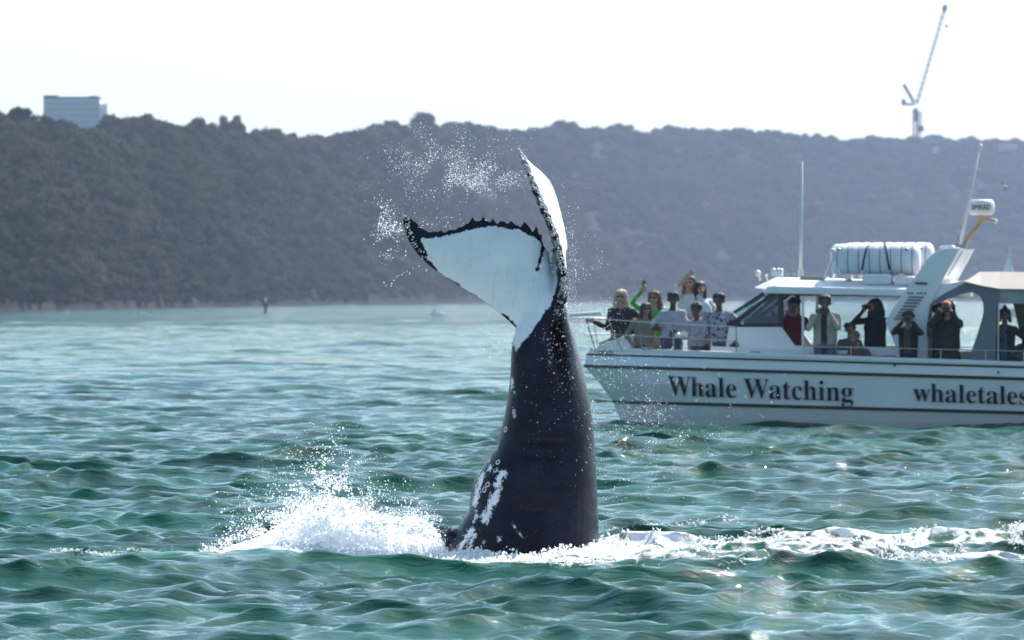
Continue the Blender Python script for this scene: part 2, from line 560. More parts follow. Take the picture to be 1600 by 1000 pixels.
def forest():
    protos = []
    for i in range(6):
        o = bpy.data.objects.new('leafy_crown', CROWNS[i]); protos.append(o)
    pts, scl, rot, pid = [], [], [], []
    g = random.Random(5)
    n = 0
    while n < 25500:
        px = g.uniform(-2300, 3000)
        t = g.uniform(0.0, 1.0) ** 1.15
        low = n > 20500
        if low: t = g.uniform(0, 0.13)
        dens = 1.0
        if g.random() > dens: continue
        p = hill_point(px, t)
        if p.z < (0.5 if low else 1.6) + (0.8 if low else 2.0) * abs(mnoise.noise(Vector((p.x * 0.02, 0, 1)))): continue
        big = 1.0 + 0.5 * max(0, min(1, (p.y - 800) / 1800))
        r = g.uniform(1.6, 4.6) * big * (0.7 + 0.3 * min(1, t * 3))
        if low: r = g.uniform(0.7, 1.7) * big
        pts.append(p + Vector((0, 0, -0.15 * r))); scl.append((r * g.uniform(0.9, 1.25), r, r * g.uniform(0.75, 1.25))); rot.append(g.uniform(0, 6.28)); pid.append(g.randrange(6))
        n += 1
    me = bpy.data.meshes.new('forest')
    me.from_pydata([tuple(p) for p in pts], [], [])
    at = me.attributes.new('scl', 'FLOAT_VECTOR', 'POINT'); at.data.foreach_set('vector', np.array(scl, dtype=np.float32).ravel())
    add_attr(me, 'rot', rot)
    a2 = me.attributes.new('pid', 'INT', 'POINT'); a2.data.foreach_set('value', np.array(pid, dtype=np.int32))
    o = link('forest', me)
    ng = bpy.data.node_groups.new('forest_nodes', 'GeometryNodeTree')
    ng.interface.new_socket('Geometry', in_out='INPUT', socket_type='NodeSocketGeometry')
    ng.interface.new_socket('Geometry', in_out='OUTPUT', socket_type='NodeSocketGeometry')
    nd, L = ng.nodes, ng.links
    gi, go = nd.new('NodeGroupInput'), nd.new('NodeGroupOutput')
    g2i = nd.new('GeometryNodeGeometryToInstance')
    for p in reversed(protos):
        oi = nd.new('GeometryNodeObjectInfo'); oi.inputs['Object'].default_value = p
        gi2 = nd.new('GeometryNodeGeometryToInstance')
        L.new(oi.outputs['Geometry'], gi2.inputs[0])
        p['n'] = gi2.name
    nd.remove(g2i)
    jg = nd.new('GeometryNodeJoinGeometry')
    for p in protos:
        L.new(nd[p['n']].outputs[0], jg.inputs[0])
    iop = nd.new('GeometryNodeInstanceOnPoints')
    iop.inputs['Pick Instance'].default_value = True
    L.new(gi.outputs[0], iop.inputs['Points']); L.new(jg.outputs[0], iop.inputs['Instance'])
    def named(nm, typ):
        q = nd.new('GeometryNodeInputNamedAttribute'); q.data_type = typ; q.inputs[0].default_value = nm
        return q.outputs[0]
    L.new(named('scl', 'FLOAT_VECTOR'), iop.inputs['Scale'])
    L.new(named('pid', 'INT'), iop.inputs['Instance Index'])
    cx = nd.new('ShaderNodeCombineXYZ'); L.new(named('rot', 'FLOAT'), cx.inputs[2])
    L.new(cx.outputs[0], iop.inputs['Rotation'])
    L.new(iop.outputs[0], go.inputs[0])
    md = o.modifiers.new('forest', 'NODES'); md.node_group = ng
    tag(o, 'dense dark eucalypt bushland covering the hillside', kind='stuff')
forest()

def tree(px, py_base, width_px, height_px, label, k):
    """skyline tree seen as an individual; px,py_base is its foot"""
    Y = interp(SHORE, px) * 1.185
    base = W(px, py_base + 9, Y)
    r = width_px / 2 / F_PX * Y
    hgt = height_px * 1.45 / F_PX * Y
    t = empty('gum_tree', base, k * 1.3)
    tag(t, label, 'tree', 'trees standing up on the ridge line')
    for nm, me in (('crown', CROWNS[k % 6]), ('trunk', TRUNKS[k % 6])):
        o = link(nm, me, None, t)
        o.scale = (r, r, hgt)
for i, a in enumerate([
        (32, 196, 62, 26, 'broad rounded gum tree at the left edge, left of the white building'),
        (90, 206, 44, 18, 'low bushy gum tree in front of the left half of the white building'),
        (222, 206, 62, 22, 'wide dome-shaped gum tree on the ridge first right of the white building'),
        (303, 212, 40, 24, 'dense dark rounded gum tree on the ridge between a wide and an open one'),
        (362, 218, 46, 30, 'open gum tree with sky showing through its crown, on the left ridge'),
        (402, 228, 22, 16, 'small narrow gum tree in the dip of the ridge after the open-crowned one'),
        (447, 230, 40, 22, 'low dark gum tree standing alone on the falling ridge left of the whale'),
        (664, 208, 62, 26, 'broad pale gum tree on the highest ridge bump above the tail spray'),
        (612, 216, 40, 16, 'low gum tree on the left shoulder of the ridge bump above the spray'),
        (880, 210, 50, 20, 'dark gum tree on the ridge bump just right of the upper fluke tip'),
        (968, 212, 40, 18, 'rounded gum tree on the ridge above the woman with the hood of blond hair'),
        (1045, 217, 44, 18, 'wide flat gum tree on the ridge above the people on the bow'),
        (1112, 219, 34, 14, 'small flat gum tree on the ridge between two wider ones over the bow'),
        (1205, 222, 40, 18, 'loose pale gum tree on the ridge just left of the tall white antenna'),
        (1285, 226, 30, 14, 'short gum tree on the ridge above the liferaft canisters'),
        (1592, 232, 26, 16, 'dark gum tree at the right edge of the ridge'),
        ]):
    tree(*a, i)

# ================================================================== FAR THINGS
def building():
    Y = 1150.0
    t = empty('office_building', W(117, 215, Y))
    t.rotation_euler = (0, 0, R(2))
    tag(t, 'pale blue-grey flat-roofed block rising behind the trees at far left', 'building')
    s = Y / F_PX
    wallm = paint('pale_cladding', (0.74, 0.74, 0.74), 0.6, 0.04, 0.4)
    dark = paint('dark_roof_edge', (0.10, 0.11, 0.13), 0.7)
    glass = paint('tinted_glass', (0.60, 0.61, 0.63), 0.5, 0.05)
    w, h = 92 * s, 62 * s
    MB().box((-5 * s, 7, h / 2), (88 * s, 14, h)).build('wall', wallm, t)
    MB().box((44.5 * s, 7.5, h / 2 - 4.2 * s), (11 * s, 11, h - 8.4 * s)).build('stair_tower', wallm, t)
    # roof edge, slightly stepped up at both ends as in the photo
    r = MB()
    r.box((-5 * s, 7, h + 0.9 * s), (89 * s, 14.3, 1.8 * s)); r.box((-38 * s, 7, h + 3 * s), (22 * s, 12, 2.4 * s)); r.box((28 * s, 7, h + 2.6 * s), (14 * s, 12, 1.6 * s))
    r.build('roof', dark, t)
    for f in range(6):
        MB().box((-5 * s, -0.05, (7 + f * 9.2) * s), (86 * s, 0.16, 2.6 * s)).build('window', glass, t)
    for k in range(8):
        MB().box((-46 * s + k * 11.6 * s, -0.16, h / 2), (0.9 * s, 0.3, h - 0.4)).build('fin', wallm, t)
building()

def crane():
    Y = 2900.0
    s = Y / F_PX
    t = empty('tower_crane', W(1431, 215, Y))
    tag(t, 'grey luffing tower crane with raised jib above the ridge', 'crane')
    st = paint('weathered_crane_steel', (0.03, 0.028, 0.022), 0.9, spec=0.1)
    dk = paint('dark_machine_steel', (0.012, 0.013, 0.012), 0.8, spec=.1)
    def lp(px, py, b=0.0):
        return Vector(((px - 1431) * s, b, (215 - py) * s))
    def lattice(name, a, b, w, r, n, mat, parent=t):
        mb = MB(); d = (b - a); side = Vector((0, 1, 0)); up = d.normalized().cross(side)
        cs = [side * w + up * w, side * w - up * w, side * -w - up * w, side * -w + up * w]
        for c in cs: mb.bar(a + c, b + c, r, seg=4)
        for i in range(n):
            p, q = a + d * (i / n), a + d * ((i + 1) / n)
            for k in range(4):
                mb.bar(p + cs[k], q + cs[(k + 1) % 4], r * 0.7, seg=4)
        return mb.build(name, mat, parent)
    lattice('mast', lp(1430, 222), lp(1430, 170), 1.0, 0.30, 7, st)
    lattice('jib', lp(1432, 163), lp(1476, 14), 0.62, 0.22, 16, st)
    lattice('mast_head', lp(1428, 160), lp(1412, 132), 0.5, 0.36, 4, dk)
    m = MB().box(lp(1422, 163), (14 * s, 3.0, 3.4 * s)); m.box(lp(1412, 160), (6 * s, 3.4, 9 * s)); m.build('counterweight', dk, t)
    MB().box(lp(1431, 180, -1.2), (5 * s, 2.6, 22 * s)).build('operator_cab', dk, t)
    MB().bar(lp(1411, 132), lp(1409, 158), 0.12, seg=5).bar(lp(1412, 132), lp(1474, 16), 0.07, seg=5).build('stay_cable', st, t)
    h = MB().ball(lp(1476, 13), 1.5, 1, (1.1, 0.8, 1.5)); h.bar(lp(1478, 12), lp(1479, 40), 0.07, seg=5); h.build('jib_sheave', dk, t)
    MB().box(lp(1479, 41), (5 * s, 0.8, 4 * s), Euler((0, 0.7, 0))).build('hook_block', st, t)
    # scaffold / hoist tower standing beside
    t2 = empty('hoist_tower', W(1436, 216, Y + 4))
    tag(t2, 'slim lattice hoist tower beside the crane mast', 'hoist tower')
    mb = MB()
    a, b = Vector((0, 0, 0)), Vector((1.5 * s, 0, 42 * s))
    for c in ((-.8, -.8), (.8, -.8), (.8, .8), (-.8, .8)):
        mb.bar(a + Vector((*c, 0)), b + Vector((*c, 0)), 0.2, seg=4)
    for i in range(9):
        p, q = a.lerp(b, i / 9), a.lerp(b, (i + 1) / 9)
        mb.bar(p + Vector((-.8, -.8, 0)), q + Vector((.8, -.8, 0)), 0.16, seg=4).bar(p + Vector((.8, .8, 0)), q + Vector((-.8, .8, 0)), 0.16, seg=4)
    mb.build('frame', st, t2)
    MB().box((0.6, 0, 15 * s), (3.4, 3, 9 * s)).build('cage', dk, t2)
crane()

def far_houses():
    Y = 2900.0; s = Y / F_PX
    blue = paint('blue_metal_roof', (0.10, 0.28, 0.42), 0.5)
    white = paint('white_render', (0.75, 0.74, 0.68), 0.7)
    tile = paint('grey_cladding_far', (0.42, 0.40, 0.40), 0.7)
    t = empty('ridge_house', W(1458, 222, Y)); tag(t, 'low building with curved blue roof among the trees right of the crane', 'building')
    MB().box((0, 0, 3 * s), (26 * s, 12, 6 * s)).build('wall', tile, t)
    m = MB(); n = 10
    A = [Vector((16 * s * math.cos(math.pi * i / n), -7, 6 * s + 5.5 * s * math.sin(math.pi * i / n))) for i in range(n + 1)]
    m.prism(A, [p + Vector((0, 14, 0)) for p in A]); m.build('roof', blue, t)
    for i in range(3):
        MB().box(((-8 + 8 * i) * s, -6.05, 3 * s), (4 * s, 0.15, 2.6 * s)).build('window', paint('dark_pane', (0.06, 0.08, 0.1), 0.3), t)
    t = empty('white_house', W(1462, 238, 2860)); tag(t, 'tiny white house just below the blue-roofed building on the ridge', 'house')
    MB().box((0, 0, 3.6 * s), (8 * s, 4, 7 * s)).build('wall', white, t)
    MB().prism([(-5 * s, -2.6, 7.1 * s), (5 * s, -2.6, 7.1 * s), (0, -2.6, 10 * s)], [(-5 * s, 2.6, 7.1 * s), (5 * s, 2.6, 7.1 * s), (0, 2.6, 10 * s)]).build('roof', tile, t)
    t = empty('terrace_building', W(1574, 236, Y)); tag(t, 'low building with pale banded balconies on the ridge at the far right', 'building')
    MB().box((0, 0, 5 * s), (26 * s, 10, 10 * s)).build('wall', tile, t)
    for k in range(3):
        MB().box((0, -5.6, (2.2 + 3.2 * k) * s), (25 * s, 1.4, 1.0 * s)).build('balcony', white, t)
far_houses()

def far_boats():
    white = paint('white_gelcoat_far', (0.8, 0.8, 0.78), 0.4)
    sailm = paint('white_sailcloth', (0.85, 0.84, 0.80), 0.8)
    _nt = sailm.node_tree; _tr = _nt.nodes.new('ShaderNodeBsdfTranslucent'); _tr.inputs[0].default_value = (0.9, 0.9, 0.85, 1); _mx = _nt.nodes.new('ShaderNodeMixShader')
    _nt.links.new(_nt.nodes['Principled BSDF'].outputs[0], _mx.inputs[1]); _nt.links.new(_tr.outputs[0], _mx.inputs[2]); _nt.links.new(_mx.outputs[0], _nt.nodes['Material Output'].inputs[0])
    dark = paint('dark_hull', (0.05, 0.05, 0.06), 0.5)
    def hull(name, L, B, H, mat, t):
        vs, fs = [], []
        n = 10
        for i in range(n + 1):
            u = i / n; wd = B * math.sin(math.pi * min(1, 0.12 + u * 0.88)) ** 0.6 * (1 if u < 0.98 else 0.1)
            x = (u - 0.5) * L
            vs += [(x, -wd / 2, H * (1 + 0.25 * u * u)), (x, -wd / 3, -0.15), (x, wd / 3, -0.15), (x, wd / 2, H * (1 + 0.25 * u * u))]
        for i in range(n):
            for k in range(4):
                a, b = i * 4 + k, i * 4 + (k + 1) % 4
                fs.append((a, b, b + 4, a + 4))
        fs += [(0, 1, 2, 3)]
        me = bpy.data.meshes.new(name); me.from_pydata(vs, [], fs)
        return link(name, me, mat, t)
    def vessel(px, Y, L, label, cat, nm, cabin=True, mast=0, rz=0, sails=None, zb=0.0):
        t = empty(nm, ((px - 800) / F_PX * Y, Y, zb), rz); tag(t, label, cat)
        hull('hull', L, L * 0.32, L * 0.13, white, t)
        if cabin:
            MB().prism([(-L * .3, -L * .1, L * .12), (L * .2, -L * .1, L * .12), (L * .1, -L * .1, L * .3), (-L * .28, -L * .1, L * .32)],
                       [(-L * .3, L * .1, L * .12), (L * .2, L * .1, L * .12), (L * .1, L * .1, L * .3), (-L * .28, L * .1, L * .32)]).build('cabin', white, t)
        if mast:
            MB().bar((0, 0, L * .1), (0, 0, mast), 0.07, seg=6).build('mast', white, t)
        if sails:
            for k, pts in enumerate(sails):
                a = [Vector(p) for p in pts]
                _m = MB(); _m.bm.faces.new([_m.bm.verts.new(p) for p in a]); _m.build('sail', sailm, t)
        return t
    vessel(685, 620, 2.3, 'small white motor yacht on the water left of the tail', 'boat', 'motor_yacht', rz=R(50))
    vessel(228, 620, 1.3, 'tiny white dinghy near the shore at left', 'boat', 'dinghy', rz=R(20))
    vessel(1578, 620, 6.5, 'white sailing yacht half hidden behind the stern awning', 'sailboat', 'sailing_yacht', mast=7.4, rz=R(50),
           sails=[[(-0.15, 0, 1.2), (-2.9, 0, 1.2), (-0.15, 0, 6.9)], [(2.6, 0, 0.9), (0.35, 0, 1.3), (0.2, 0, 6.0)]])
    # channel marker
    t = empty('channel_marker', ((415 - 800) / F_PX * 700, 700, 0)); tag(t, 'dark channel marker post standing in the water at left', 'marker')
    MB().bar((0, 0, -1), (0, 0, 1.0), 0.2, 0.16).build('post', dark, t)
    MB().box((0, 0, 1.15), (0.6, 0.3, 0.35)).build('sign_board', dark, t)
    MB().bar((0, 0, 1.3), (0, 0, 1.7), 0.05).ball((0, 0, 1.75), 0.13, 1).build('lantern', white, t)
far_boats()

def gull():
    # a gull crossing in front of the headland
    Y = 110.0
    t = empty('seagull', W(1568, 292, Y), R(-30)); t.rotation_euler = (R(-40), 0, R(-30)); t.scale = (0.6, 0.6, 0.6); tag(t, 'small white gull flying in front of the hill at right', 'gull')
    wh, dk = paint('white_feathers', (0.8, 0.8, 0.78), 0.8), paint('dark_feathers', (0.06, 0.06, 0.07), 0.8)
    MB().ball((0, 0, 0), 0.05, 2, (2.4, 0.9, 0.9)).ball((0.11, 0, 0.02), 0.032, 2).build('body', wh, t, True)
    for sgn in (-1, 1):
        a = [(0.05, sgn * .02, .02), (0.07, sgn * .12, .07), (-0.02, sgn * .30, .03), (-0.05, sgn * .14, .05), (-0.05, sgn * .02, .02)]
        MB().prism([Vector(p) for p in a], [Vector(p) + Vector((0, 0, .008)) for p in a]).build('wing', wh, t)
    MB().bar((.14, 0, .02), (.175, 0, .01), .01, .003, 6).build('beak', dk, t)
gull()

# ================================================================== WHALE
WY = 48.2
def wp(px, py, d=0.0):
    return W(px, py, WY + d)
ORI = W(850, 860, WY); ORI.z = 0.0

def polyline(pts, s):
    """sample a control polygon with Catmull-Rom at s in 0..1"""
    n = len(pts) - 1
    f = min(max(s, 0), 1) * n
    i = min(int(f), n - 1); t = f - i
    p = [pts[max(i - 1, 0)], pts[i], pts[i + 1], pts[min(i + 2, n)]]
    out = []
    for k in range(len(p[0])):
        a, b, c, d = (q[k] for q in p)
        out.append(0.5 * ((2 * b) + (-a + c) * t + (2 * a - 5 * b + 4 * c - d) * t * t + (-a + 3 * b - 3 * c + d) * t ** 3))
    return out

# fluke sections, tip of the left lobe -> centre -> tip of the right lobe:
# (leading edge px, py, depth, trailing edge px, py, depth, half thickness m)
SECT = [
    (629, 336, -.10, 633, 335, -.10, .010),
    (630, 349, -.10, 644, 340, -.10, .018),
    (634, 364, -.09, 655, 351, -.09, .022),
    (641, 381, -.08, 669, 360, -.08, .025),
    (655, 400, -.07, 690, 361, -.07, .027),
    (674, 418, -.05, 713, 358, -.06, .030),
    (696, 434, -.04, 736, 346, -.05, .034),
    (722, 450, -.02, 765, 346, -.03, .040),
    (748, 466, -.01, 792, 348, -.02, .046),
    (776, 486, .00, 818, 354, -.01, .052),
    (800, 507, .01, 840, 363, 0, .060),
    (815, 522, .00, 849, 378, .02, .075),
    (838, 530, -.03, 850, 384, .03, .085),
    (860, 515, -.08, 855, 386, .06, .080),
    (876, 488, -.11, 864, 388, .14, .065),
    (881, 445, -.13, 880, 392, .34, .052),
    (874, 400, -.14, 886, 390, .52, .045),
    (863, 362, -.14, 885, 372, .60, .042),
    (851, 334, -.12, 879, 342, .60, .040),
    (839, 307, -.09, 870, 308, .54, .038),
    (829, 283, -.06, 860, 284, .46, .034),
    (821, 262, -.03, 846, 268, .32, .028),
    (813, 243, .01, 827, 252, .15, .020),
    (807, 228, .05, 811, 231, .06, .011),
]

def build_whale():
    vs, fs = [], []
    def loft(rings):
        n = len(rings[0]); base = len(vs)
        for r in rings: vs.extend(r)
        for i in range(len(rings) - 1):
            for j in range(n):
                a = base + i * n + j; b = base + i * n + (j + 1) % n
                fs.append((a, b, b + n, a + n))
        fs.append(tuple(base + j for j in range(n))[::-1])
        fs.append(tuple(base + (len(rings) - 1) * n + j for j in range(n)))
    # --- flukes
    info = []   # (point, s, c, side) for pigment transfer
    rings = []
    NS, NC = 330, 14
    for i in range(NS + 1):
        s = i / NS
        lx, ly, ld, tx, ty, td, th = polyline(SECT, s)
        le, te = wp(lx, ly, ld), wp(tx, ty, td)
        la, lb = wp(*polyline(SECT, min(s + .01, 1))[:3]), wp(*polyline(SECT, max(s - .01, 0))[:3])
        span = (la - lb).normalized()
        chord = te - le
        nrm = span.cross(chord)
        if nrm.length < 1e-6: nrm = Vector((0, 1, 0))
        nrm.normalize()
        # serrated trailing edge
        ser = 0.0
        if 0.13 < s < 0.47:
            q = (s * 36 + 0.25 * math.sin(s * 40)) % 1.0
            ser = (0.070 * (1 - q) - 0.012) * (0.75 + 0.25 * math.sin(s * 47 + 1)) * min(1, (s - .13) / .08)
        elif 0.68 < s < 0.92:
            q = (s * 38) % 1.0
            ser = 0.012 * (1 - q)
        te = te + chord.normalized() * ser
        chord = te - le
        ring = []
        camber = 0.03 * chord.length
        for j in range(2 * NC):
            a = math.pi * j / NC        # 0..2pi around
            c = 0.5 - 0.5 * math.cos(a)
            prof = abs(math.sin(a)) ** 0.85 * (1.15 - 0.85 * c) + 0.0
            up = 1 if j < NC else -1
            p = le + chord * c + nrm * (up * th * prof + camber * math.sin(math.pi * c))
            # little knobs along the leading edge of the right lobe
            if s > 0.62 and c < 0.12:
                p += Vector((mnoise.noise(p * 22), mnoise.noise(p * 22 + Vector((5, 0, 0))), mnoise.noise(p * 22 + Vector((0, 9, 0))))) * 0.022
            ring.append(p)
            info.append((p, s, c, up))
        rings.append(ring)
    loft(rings)
    # --- peduncle: rows (py, left, right, half depth, depth of centre)
    rows = [(455, 846, 872, .05, .0), (480, 828, 884, .10, .0), (500, 812, 889, .15, .02), (525, 803, 898, .20, .03), (550, 799, 905, .25, .04), (590, 797, 914, .30, .05),
            (630, 792, 922, .34, .06), (670, 783, 927, .38, .07), (700, 773, 929, .41, .08), (725, 757, 931, .44, .08), (745, 743, 932, .46, .08),
            (770, 736, 933, .48, .08), (795, 733, 934, .50, .08), (812, 722, 935, .52, .08), (830, 712, 935, .54, .08), (850, 701, 936, .56, .08),
            (870, 694, 937, .58, .08), (900, 680, 940, .62, .08), (960, 650, 950, .68, .08), (1030, 600, 960, .74, .08)]
    rings = []
    n = 44
    for i in range(90):
        py, l, r, hd, cd = polyline(rows, i / 89)
        cx, rx = (l + r) / 2, (r - l) / 2
        ring = []
        for j in range(n):
            a = 2 * math.pi * j / n
            ca, sa = math.cos(a), math.sin(a)
            e = 0.86
            x = cx + rx * math.copysign(abs(ca) ** e, ca)
            d = cd + hd * math.copysign(abs(sa) ** e, sa)
            # shallow hollow between the front and the keel on the right, near the flukes
            if sa < 0 and py < 640:
                k = math.exp(-((x - (cx + rx * 0.45)) / (rx * 0.22)) ** 2) * max(0, min(1, (640 - py) / 90)) * max(0, min(1, (py - 470) / 40))
                d += 0.16 * k
            if sa < 0:
                for cyy, cxx, wx_, wy_, am in ((622, 862, 26, 3.5, .02), (692, 858, 34, 4, .03), (712, 838, 30, 5, .028), (655, 870, 16, 3, .014), (760, 880, 40, 8, .012), (800, 842, 22, 5, .014)):
                    d += am * math.exp(-((py - cyy - 0.04 * (x - cxx)) / wy_) ** 2 - ((x - cxx) / wx_) ** 2)
            q = wp(x, py, d)
            w = mnoise.noise(Vector((x * 0.02, py * 0.014, d * 3)))
            q.y += 0.02 * w
            ring.append(q)
        rings.append(ring)
    loft(rings)
    me = bpy.data.meshes.new('w'); me.from_pydata([tuple(Vector(v) - ORI) for v in vs], [], fs)
    # knob at the lower left, joined by the remesh
    mb = MB(); mb.bm.from_mesh(me)
    mb.ball(wp(688, 872, 0.05) - ORI, 0.105, 3, (1.3, 1.2, 0.62))
    mb.ball(wp(706, 842, 0.05) - ORI, 0.10, 3, (0.75, 1.2, 1.0))
    bmesh.ops.recalc_face_normals(mb.bm, faces=mb.bm.faces)
    mb.bm.to_mesh(me); mb.bm.free()
    me = remeshed(me, 0.0105, 2)
    co = coords(me)
    n = len(co)
    world_co = co + np.array(ORI)
    px = 800 + world_co[:, 0] / world_co[:, 1] * F_PX
    py = HOR + (CAM_H - world_co[:, 2]) / world_co[:, 1] * F_PX
    no = np.empty(n * 3, dtype=np.float32); me.vertex_normals.foreach_get('vector', no); no = no.reshape(-1, 3)
    # nearest fluke sample
    kd = KDTree(len(info))
    for i, t in enumerate(info): kd.insert(t[0] - ORI, i)
    kd.balance()
    S = np.zeros(n); C = np.zeros(n); U = np.zeros(n); D = np.full(n, 9.0)
    high = np.where(py < 560)[0]
    for i in high:
        _, k, d = kd.find(co[i])
        S[i], C[i], U[i], D[i] = info[k][1], info[k][2], info[k][3], d
    # ---- white pigment field: >0 white, <0 dark, in metres
    def poly_sd(P):
        P = np.array(P, float); best = np.full(n, 1e9); inside = np.zeros(n, bool)
        for a, b in zip(P, np.roll(P, -1, 0)):
            ab = b - a; t = np.clip(((px - a[0]) * ab[0] + (py - a[1]) * ab[1]) / (ab @ ab), 0, 1)
            best = np.minimum(best, np.hypot(px - a[0] - t * ab[0], py - a[1] - t * ab[1]))
            c = ((a[1] > py) != (b[1] > py)) & (px < (b[0] - a[0]) * (py - a[1]) / (b[1] - a[1] + 1e-9) + a[0])
            inside ^= c
        return np.where(inside, best, -best) / 184.7
    front = no[:, 1] < 0.12
    left = poly_sd([(657, 374), (690, 370), (716, 365), (738, 357), (765, 353), (792, 356), (816, 361), (836, 371), (845, 384), (850, 392), (856, 372), (861, 380), (866, 400), (870, 420), (871, 445),
                    (866, 462), (860, 478), (848, 492), (838, 508), (826, 524), (815, 538), (807, 549), (802, 540), (803, 520), (806, 508), (782, 494), (752, 474), (722, 451), (700, 436), (684, 424), (668, 402)])
    white = np.where(front, left, -0.1)
    # right lobe: white face behind the dark leading edge
    rl = (S > 0.60) & (D < 0.06) & (py < 500)
    face = np.where(rl, (C - 0.13 - 0.25 * np.clip((S - 0.88) / 0.12, 0, 1)) * 0.5, -1)
    face = np.where(rl & (C > 0.97), -0.02, face)
    facing = no[:, 0] > -0.25
    white = np.where(rl & facing & (S > 0.66), face, white)
    # notch streak
    def cap(a, b, r):
        a, b = np.array(a, float), np.array(b, float); ab = b - a
        t = np.clip(((px - a[0]) * ab[0] + (py - a[1]) * ab[1]) / (ab @ ab), 0, 1)
        return (r - np.hypot(px - a[0] - t * ab[0], py - a[1] - t * ab[1])) / 184.7
    for a, b, r in (((849, 372), (846, 398), 2.6), ((846, 398), (839, 422), 1.5), ((700, 436), (716, 446), 2.2), ((722, 452), (744, 463), 1.6), ((757, 478), (764, 481), 1.4), ((784, 492), (800, 505), 2.6)):
        white = np.minimum(white, np.where(front & (S < 0.62), -cap(a, b, r) , white))
    # grey-white markings low on the body
    patch = np.full(n, -1.0)
    for a, b, r in (((753, 741), (741, 786), 6), ((784, 742), (777, 758), 8), ((777, 768), (757, 812), 8), ((737, 828), (718, 858), 5.5), ((745, 834), (722, 868), 4), ((799, 592), (800, 606), 2.6),
                    ((734, 850), (726, 862), 3), ((756, 848), (754, 850), 3), ((780, 840), (778, 848), 2.4), ((767, 640), (768, 642), 1.6), ((804, 612), (803, 616), 2), ((766, 728), (764, 735), 3), ((772, 735), (790, 738), 3),
                    ((800, 818), (815, 838), 0.9), ((745, 800), (740, 815), 3.5), ((708, 862), (704, 872), 3)):
        patch = np.maximum(patch, np.where(front, cap(a, b, r * 0.75), -1))
    # thin grey rim low on the right lobe edge
    add_attr(me, 'white', np.clip(white, -0.2, 0.2))
    add_attr(me, 'patch', np.clip(patch, -0.2, 0.2))
    keel = np.exp(-((px - (900 + (py - 560) * 0.12)) / 10) ** 2) * np.clip((660 - py) / 90, 0, 1) * np.clip((py - 480) / 20, 0, 1)
    add_attr(me, 'keel_rim_light', keel)  # sunlit rim along the right keel, painted into the skin as grey
    edge = np.where(rl, np.exp(-(C / 0.10) ** 2), 0)
    add_attr(me, 'barn', edge)
    m, nt, b = new_mat('whale_skin')
    L = nt.links
    tc = N(nt, 'ShaderNodeTexCoord')
    w = N(nt, 'ShaderNodeAttribute', attribute_name='white')
    sc = N(nt, 'ShaderNodeAttribute', attribute_name='keel_rim_light')
    ba = N(nt, 'ShaderNodeAttribute', attribute_name='barn')
    na = N(nt, 'ShaderNodeTexNoise', i_Scale=14.0, i_Detail=8.0, i_Roughness=0.7); L.new(tc.outputs['Object'], na.inputs['Vector'])
    nb = N(nt, 'ShaderNodeTexNoise', i_Scale=3.0, i_Detail=6.0, i_Roughness=0.6); L.new(tc.outputs['Object'], nb.inputs['Vector'])
    ncd = N(nt, 'ShaderNodeTexNoise', i_Scale=48.0, i_Detail=4.0, i_Roughness=0.7); L.new(tc.outputs['Object'], ncd.inputs['Vector'])
    f = math_n(nt, 'ADD', w.outputs['Fac'], math_n(nt, 'MULTIPLY', math_n(nt, 'SUBTRACT', na.outputs[0], 0.5), 0.085))
    wm = N(nt, 'ShaderNodeMapRange', i_From_Min=-0.004, i_From_Max=0.006); L.new(f, wm.inputs['Value'])
    pa = N(nt, 'ShaderNodeAttribute', attribute_name='patch')
    npt = N(nt, 'ShaderNodeTexNoise', i_Scale=24.0, i_Detail=8.0, i_Roughness=0.75); L.new(tc.outputs['Object'], npt.inputs['Vector'])
    f2 = math_n(nt, 'ADD', pa.outputs['Fac'], math_n(nt, 'MULTIPLY', math_n(nt, 'SUBTRACT', npt.outputs[0], 0.50), 0.20))
    pm = N(nt, 'ShaderNodeMapRange', i_From_Min=-0.004, i_From_Max=0.014); L.new(f2, pm.inputs['Value'])
    dark = ramp(nt, nb.outputs[0], [(0.3, (0.0008, 0.0015, 0.007)), (0.55, (0.003, 0.004, 0.015)), (0.8, (0.014, 0.017, 0.040))])
    speck = N(nt, 'ShaderNodeMapRange', i_From_Min=0.60, i_From_Max=0.68); L.new(ncd.outputs[0], speck.inputs['Value'])
    dark = mixc(nt, math_n(nt, 'MULTIPLY', speck.outputs[0], 0.35), dark, (0.10, 0.10, 0.13))
    dark = mixc(nt, math_n(nt, 'MULTIPLY', math_n(nt, 'MULTIPLY', sc.outputs['Fac'], ncd.outputs[0]), 1.1, True), dark, (0.32, 0.31, 0.33))  # grey rim highlight of the keel mixed into the dark skin
    bs = N(nt, 'ShaderNodeTexVoronoi', i_Scale=34.0); L.new(tc.outputs['Object'], bs.inputs['Vector'])
    bm_ = N(nt, 'ShaderNodeMapRange', i_From_Min=0.52, i_From_Max=0.56); L.new(na.outputs[0], bm_.inputs['Value'])
    dark = mixc(nt, math_n(nt, 'MULTIPLY', math_n(nt, 'MULTIPLY', ba.outputs['Fac'], bm_.outputs[0]), 0.8), dark, (0.42, 0.40, 0.38))
    lite = ramp(nt, nb.outputs[0], [(0.25, (0.60, 0.68, 0.74)), (0.5, (0.78, 0.82, 0.86)), (0.75, (0.88, 0.90, 0.91))])
    mpv = N(nt, 'ShaderNodeMapping'); mpv.inputs['Scale'].default_value = (9.0, 9.0, 2.2); mpv.inputs['Rotation'].default_value = (0, 0.5, 0); L.new(tc.outputs['Object'], mpv.inputs['Vector'])
    vein = N(nt, 'ShaderNodeTexNoise', i_Scale=2.2, i_Detail=7.0, i_Roughness=0.68, i_Distortion=0.8); L.new(mpv.outputs[0], vein.inputs['Vector'])
